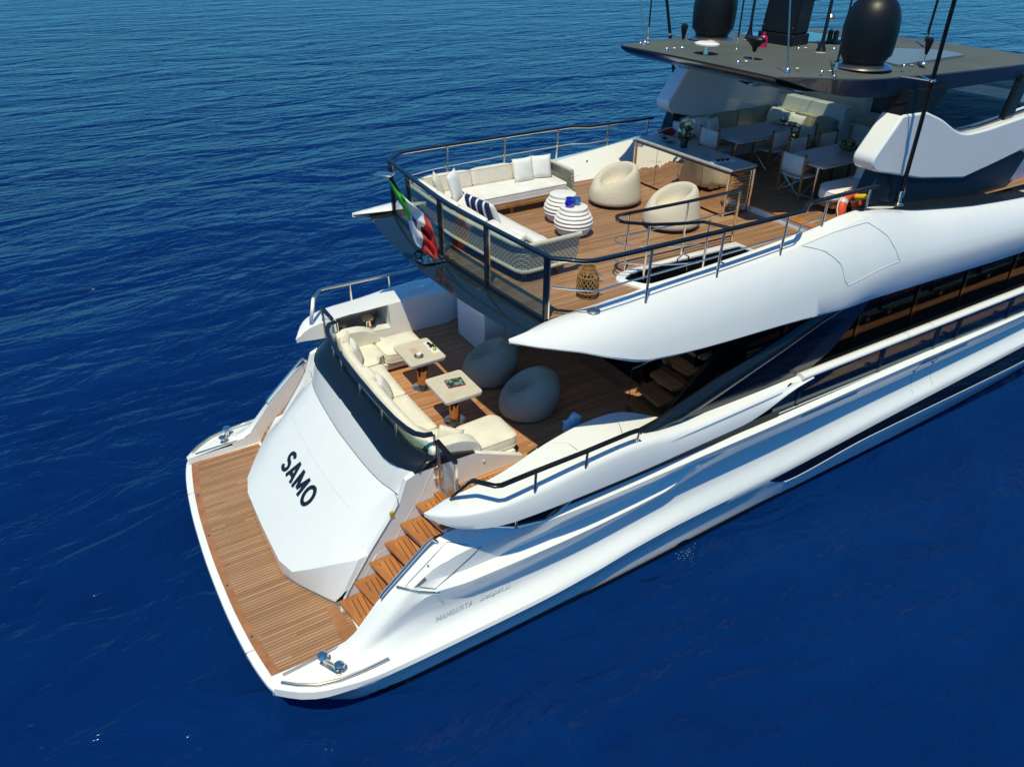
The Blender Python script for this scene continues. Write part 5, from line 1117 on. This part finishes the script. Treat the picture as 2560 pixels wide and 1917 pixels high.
ds = empty("serving_dish", "wide curved grey dish on the port end of the bar", "dish", (10.70, 1.30, BZ), R(-12))
MB().loft([[(x, y, .015+.05*(abs(y)/.24)**2*(1 if x > -9 else 1)) for y in frange(-.24, .24, 10)] for x in (-.09, -.06, .06, .09)]).build("dish_plate", mat("pewter", (.30, .33, .33), .3, metal=.6), ds).modifiers.new("t", 'SOLIDIFY').thickness = .012
MB().loft([[(x, y, .05+.02*math.sin(y*30)) for y in frange(.05, .22, 6)] for x in (-.05, .0, .05)]).build("folded_napkin", BLACK, ds)
o_ = empty("snack_tray", "white oblong tray with three small dark bowls on the starboard end of the bar", "tray", (10.60, -.42, BZ), R(76))
MB().prism_z(rpoly([(-.06, -.25), (.06, -.25), (.06, .25), (-.06, .25)], .01), 0, .012).build("tray_plate", CERAM, o_, bevel=.003)
for y in (-.1, .0, .1): MB().lathe([(0, .012), (.03, .018), (.042, .05), (.035, .05), (0, .03)], 14, (0, y, 0)).build("small_bowl", bpy.data.materials["olive_black"], o_)

# ---- dining tables and chairs
def dining_table(x0, x1, y0, y1, label):
    t = empty("dining_table", label, "table", ((x0+x1)/2, (y0+y1)/2, UD2), 0, "grey stone dining tables")
    a, b = (x1-x0)/2, (y1-y0)/2
    MB().prism_z(rpoly([(-a, -b), (a, -b), (a, b), (-a, b)], .08), .715, .755).build("tabletop", MARBLE, t, bevel=.012)
    MB().prism_z(rpoly([(-a+.01, -b+.01), (a-.01, -b+.01), (a-.01, b-.01), (-a+.01, b-.01)], .08), .69, .715).build("top_edge", WHITE2, t)
    for x in (-a*.86, a*.86):
        for s in (-1, 1): MB().tube([(x, s*b*.5, 0), (x, s*b*.5, .69)], .03, 12).build("leg", CHROME, t)
        MB().tube([(x, -b*.6, .03), (x, b*.6, .03)], .025, 8).build("foot_bar", STEEL, t)
    return t
dining_table(12.10, 14.42, .58, 1.60, "long grey stone dining table in front of the port bench with a tray of ornaments")
dining_table(12.10, 14.60, -1.57, -.58, "long grey stone dining table on the starboard side with a fruit bowl")
def chair():
    t = empty("director_chair", None, "chair", (0, 0, 0), 0, "wood and canvas director chairs round the dining tables")
    for s in (-1, 1):
        MB().tube([(-.26, s*.275, 0), (-.27, s*.275, .87)], 0, rect=(.045, .032)).build("leg", TEAKW, t, bevel=.005)
        MB().tube([(.22, s*.275, 0), (.22, s*.275, .63)], 0, rect=(.05, .032)).build("leg", TEAKW, t, bevel=.005)
        MB().tube([(-.28, s*.275, .60), (-.1, s*.28, .655), (.1, s*.285, .66), (.27, s*.285, .63)], 0, rect=(.05, .028)).build("armrest", TEAKW, t, bevel=.006)
        MB().tube([(-.24, s*.275, .06), (.2, s*.275, .41)], .008, 6).build("brace", CHROME, t)
        MB().lathe([(.02, .87), (.024, .88), (.02, .90), (0, .902)], 10, (-.27, s*.275, 0)).build("finial", mat("dark_finial", (.05, .02, .01), .4) if "dark_finial" not in bpy.data.materials else bpy.data.materials["dark_finial"], t)
    MB().tube([(-.24, -.26, .08), (-.2, .26, .43)], .008, 6).build("brace", CHROME, t); MB().tube([(-.24, .26, .08), (-.2, -.26, .43)], .008, 6).build("brace", CHROME, t)
    MB().loft([[(-.27+.035*(1-(y/.285)**2)*-1, y, z) for z in (.50, .60, .72, .855)] for y in frange(-.285, .285, 10)]).build("backrest", PALE, t).modifiers.new("t", 'SOLIDIFY').thickness = .018
    MB().loft([[(x, y, .455-.03*(1-(y/.265)**2)) for x in (-.25, -.05, .1, .24)] for y in frange(-.265, .265, 8)]).build("seat", PALE, t).modifiers.new("t", 'SOLIDIFY').thickness = .02
    return t
c0 = chair()
CH = [(12.22, 1.34, 0, "director chair at the aft end of the port dining table, its back to the bar"),
      (13.18, .70, 90, "director chair on the inner side of the port dining table, nearer the bar"),
      (13.98, .70, 90, "director chair on the inner side of the port dining table, farther from the bar"),
      (13.00, -.44, -90, "director chair on the inner side of the fruit bowl table, nearer the bar"),
      (13.92, -.44, -90, "director chair on the inner side of the fruit bowl table, farther from the bar"),
      (12.24, -.95, 0, "director chair at the aft end of the fruit bowl table, nearest the stair hatch")]
for i, (x, y, a, lb) in enumerate(CH):
    c = c0 if i == 0 else copy_tree(c0); c.location = (x, y, UD2); c.rotation_euler.z = R(a); c["label"] = lb
T2 = UD2+.756
b_ = empty("fruit_bowl", "clear bowl of green and orange fruit on the starboard dining table", "bowl", (13.45, -1.02, T2))
MB().lathe([(0, 0), (.09, 0), (.16, .06), (.19, .12), (.18, .12), (.15, .065), (0, .02)], 28).build("bowl_shell", mat("green_glass_bowl", (.16, .20, .10), .1), b_)
fc = [mat("fruit_green", (.16, .22, .02), .4), mat("fruit_orange", (.42, .14, .02), .4), mat("fruit_dark", (.02, .02, .015), .4), mat("fruit_yellow", (.42, .34, .03), .4)]
for i, (x, y, z) in enumerate(((.07, .05, .12), (-.07, .04, .12), (.02, -.08, .12), (-.05, -.06, .13), (.0, .02, .18), (.1, -.04, .16), (-.02, .1, .15))):
    MB().lathe([(0, -.045), (.03, -.035), (.046, 0), (.032, .034), (0, .045)], 12, (x, y, z)).build("fruit", fc[i % 4], b_)
MB().box(.17, .46, -.06, .05, .0, .05).build("bread_board", solidwood("dark_board", (.10, .055, .025), (.05, .025, .01)), b_, bevel=.01)
ce = empty("table_ornament", "silver ball and dark tray as centrepiece of the port dining table", "ornament", (14.12, 1.12, T2), R(20))
MB().prism_z(rpoly([(-.14, -.32), (.14, -.32), (.14, .32), (-.14, .32)], .03), 0, .015).build("ornament_tray", BLACK, ce)
MB().lathe([(0, .015), (.07, .04), (.10, .115), (.07, .19), (0, .215)], 20, (-.02, .08, 0)).build("silver_ball", STEEL, ce)
for y in (-.06, -.16): MB().lathe([(0, .015), (.05, .03), (.06, .06), (0, .05)], 14, (.02, y, 0)).build("dark_bowl", BLACK, ce)
# ---- bench along the port side and forward partition
bs = empty("corner_bench", "beige L-shaped dining bench along the port side and the partition", "bench", (0, 0, UD2)); q = lambda z: z-UD2
MB().prism_z([(12.05, 1.76), (14.6, 1.76), (14.6, .55), (15.16, .55), (15.16, 2.54), (12.05, 2.54)], 0, q(5.58)).build("bench_base", WHITE2, bs, bevel=.01)
softslab([(12.07, 1.74), (14.55, 1.74), (14.55, 2.42), (12.07, 2.42)], q(5.58), q(5.72), "seat_cushion", OLIVE, bs, .05, .04, .015)
softslab([(14.56, .52), (15.1, .52), (15.1, 2.42), (14.56, 2.42)], q(5.58), q(5.72), "seat_cushion", OLIVE, bs, .05, .04, .015)
for x0, x1 in ((12.1, 12.98), (13.0, 13.8), (13.82, 14.35), (14.37, 15.0)): softslab([(x0, 2.33), (x1, 2.33), (x1, 2.53), (x0, 2.53)], q(5.70), q(6.13), "back_cushion", OLIVE, bs, .05, .05, .01)
for y0, y1 in ((.55, 1.16), (1.18, 1.66), (1.68, 2.3)): softslab([(14.98, y0), (15.16, y0), (15.16, y1), (14.98, y1)], q(5.70), q(6.12), "back_cushion", OLIVE, bs, .06, .05, .01)
MB().box(11.93, 12.05, 2.3, 2.56, 0, q(6.08)).build("bench_end", WHITE2, bs, bevel=.03)
MB().box(11.85, 12.0, 2.05, 2.5, 0, q(5.85)).build("bench_locker", WHITE2, bs, bevel=.01)
DG = "pale cushions on the L-shaped dining bench"
for i, (x, y, z, lb) in enumerate(((12.30, 2.26, 5.93, "pale grey cushion at the aft end of the port bench, nearest the flowers"), (12.62, 2.24, 5.92, "pale grey cushion second from the aft end of the port bench"), (12.84, 2.14, 5.90, "pale grey cushion third from the aft end of the port bench"))):
    pillow(lb, (x, y, z), (0, -14, -92+8*i), WHITEC, .46, .46, .15, DG)
for x, y, z, lb in ((14.80, 2.10, 5.94, "pale cushion deepest in the corner of the dining bench"), (14.80, 1.76, 5.92, "pale cushion in the middle of the three against the partition"), (14.78, 1.42, 5.90, "pale yellow cushion nearest the middle against the partition")):
    pillow(lb, (x, y, z), (0, 16, -4), WHITEC, .46, .44, .15, DG)
ss = empty("starboard_bench", "short pale bench with a timber plinth beside the starboard rail", "bench", (0, 0, UD2))
MB().prism_z([(11.86, -2.12), (13.0, -2.30), (13.9, -2.30), (13.9, -1.62), (12.12, -1.62), (11.86, -1.80)], .12, q(5.55)).build("bench_base", TEAKW, ss, bevel=.02)
softslab([(11.80, -2.14), (12.8, -2.34), (13.9, -2.34), (13.9, -1.60), (12.10, -1.58), (11.80, -1.80)], q(5.54), q(5.72), "seat_cushion", PALE, ss, .06, .05, .015)
softslab([(13.0, -2.50), (14.3, -2.50), (14.3, -2.34), (13.0, -2.34)], q(5.6), q(6.1), "back_cushion", PALE, ss, .05, .05, .01)
softslab([(13.02, -2.34), (13.2, -2.34), (13.2, -1.7), (13.02, -1.7)], q(5.70), q(6.05), "end_cushion", SAND, ss, .05, .05, .01)
pillow("pale cushion leaning at the forward end of the short starboard bench", (12.88, -1.95, 5.92), (0, 14, 8), WHITEC, .44, .42, .14)
# ---- lifebuoys
def lifebuoy(name, label, loc, rot, m1):
    o = empty(name, label, "lifebuoy", loc, 0, "lifebuoys at the upper deck rails"); o.rotation_euler = [R(a) for a in rot]
    n = 40
    MB().tube([(.27*math.cos(a), .27*math.sin(a), 0) for a in frange(0, 2*math.pi*(n-1)/n, n-1)], .085, 14, closed=True).build("ring", m1, o)
    for k in range(4):
        a0 = math.pi/4+k*math.pi/2
        MB().tube([(.27*math.cos(a), .27*math.sin(a), 0) for a in frange(a0-.12, a0+.12, 4)], .088, 14).build("reflective_band", mat("reflective_grey", (.5, .5, .48), .4) if "reflective_grey" not in bpy.data.materials else bpy.data.materials["reflective_grey"], o)
    n = 24; MB().tube([(.37*math.cos(a), .37*math.sin(a), .02*math.sin(4*a)) for a in frange(0, 2*math.pi*(n-1)/n, n-1)], .008, 5, closed=True).build("grab_line", WHITEC, o)
    MB().lathe([(0, 0), (.05, 0), (.05, .16), (.03, .2), (0, .2)], 14, (.1, .22, .08)).build("light_canister", mat("canister_yellow", (.65, .45, .01), .4) if "canister_yellow" not in bpy.data.materials else bpy.data.materials["canister_yellow"], o)
lifebuoy("lifebuoy", "bright orange lifebuoy behind the starboard rail beside the black fin base", (11.52, -2.70, 5.60), (74, 0, 8), mat("lifebuoy_orange", (.72, .08, .015), .5))
lifebuoy("lifebuoy", "dark red lifebuoy in the shade at the port end of the bar", (11.62, 2.45, 5.70), (-58, 0, -10), mat("lifebuoy_red", (.25, .015, .03), .5))
# ---- maker's lettering on the hull flank
lm = frame_m((0, 0, 0), (1, -.02, 0), (0, .35, .94))
def flank_text(body, size, x, sx, sh, off):
    z = .975; y = -hy(x, z)-.006
    o = text_mesh(body, size, frame_m((x, y, z), (1, -.012, .02), (0, .36, .93)), mat("raised_steel_lettering", (.64, .66, .67), .3, metal=.3) if "raised_steel_lettering" not in bpy.data.materials else bpy.data.materials["raised_steel_lettering"], HULL, "hull_lettering", .004, off, sx, sh)
z_ = .99; y_ = -hy(3.04, z_)-.012; fm_ = frame_m((3.05, y_, .945), (1, -.012, .045), (0, .36, .93))
flank_text("GranSport 33", .125, 3.76, .80, .4, .0)
ml = letters("MANGUSTA", .095, .017, .95, .13, .25).xf(lambda v: fm_ @ v)
ml.v = [(x, -hy(x, z)-.006-.0001*(i % 50), z) for i, (x, y, z) in enumerate(ml.v)]; ml.build("hull_lettering", bpy.data.materials["raised_steel_lettering"], HULL, ang=None)
# locker outline, vent slot and latch on the starboard quarter
lk = [(3.134, -3.142, 2.125), (3.35, -3.29, 2.085), (3.568, -3.395, 2.016), (3.179, -3.382, 1.768), (2.767, -3.432, 1.604), (2.583, -3.333, 1.65), (2.407, -3.178, 1.63), (2.778, -3.191, 1.925)]
lkp = []
for i, p in enumerate(lk):
    q = lk[(i+1) % len(lk)]
    for k in range(4):
        t = k/4; lkp.append(tuple(Vector(p).lerp(Vector(q), t)+Vector((-.003, -.006, .005))))
MB().tube(lkp, .006, 5, closed=True).build("locker_outline", SEAM, HULL)
off_ = Vector((-.004, -.008, .007))
MB().add([Vector(v)+off_ for v in ((2.491, -3.298, 1.66), (2.666, -3.309, 1.794), (2.69, -3.33, 1.735), (2.56, -3.318, 1.662))], [(0, 1, 2, 3)]).build("vent_slot", SEAM, HULL)
MB().lathe([(0, 0), (.02, 0), (.014, .012), (0, .012)], 10, (2.765, -3.238, 1.90)).build("locker_latch", STEEL, HULL)
# small splash where the bilge outlet runs into the sea
fo_ = MB(); rnd2 = random.Random(11)
for _ in range(45):
    a = rnd2.gauss(0, .10); b = abs(rnd2.gauss(0, .15)); r = rnd2.uniform(.003, .009)*(1.1-min(1, b))
    c = (7.72+a-.05, -3.62-b, .01+rnd2.uniform(0, .07)*max(0, 1-b*2)); r = max(r, .005)
    fo_.lathe([(0, -r*.6), (r, 0), (0, r*.6)], 6, c)
tag(fo_.build("sea_foam", mat("white_foam", (.22, .33, .42), .5), ang=60), "small patch of white splash on the water beside the hull outlet", "foam", kind='stuff')
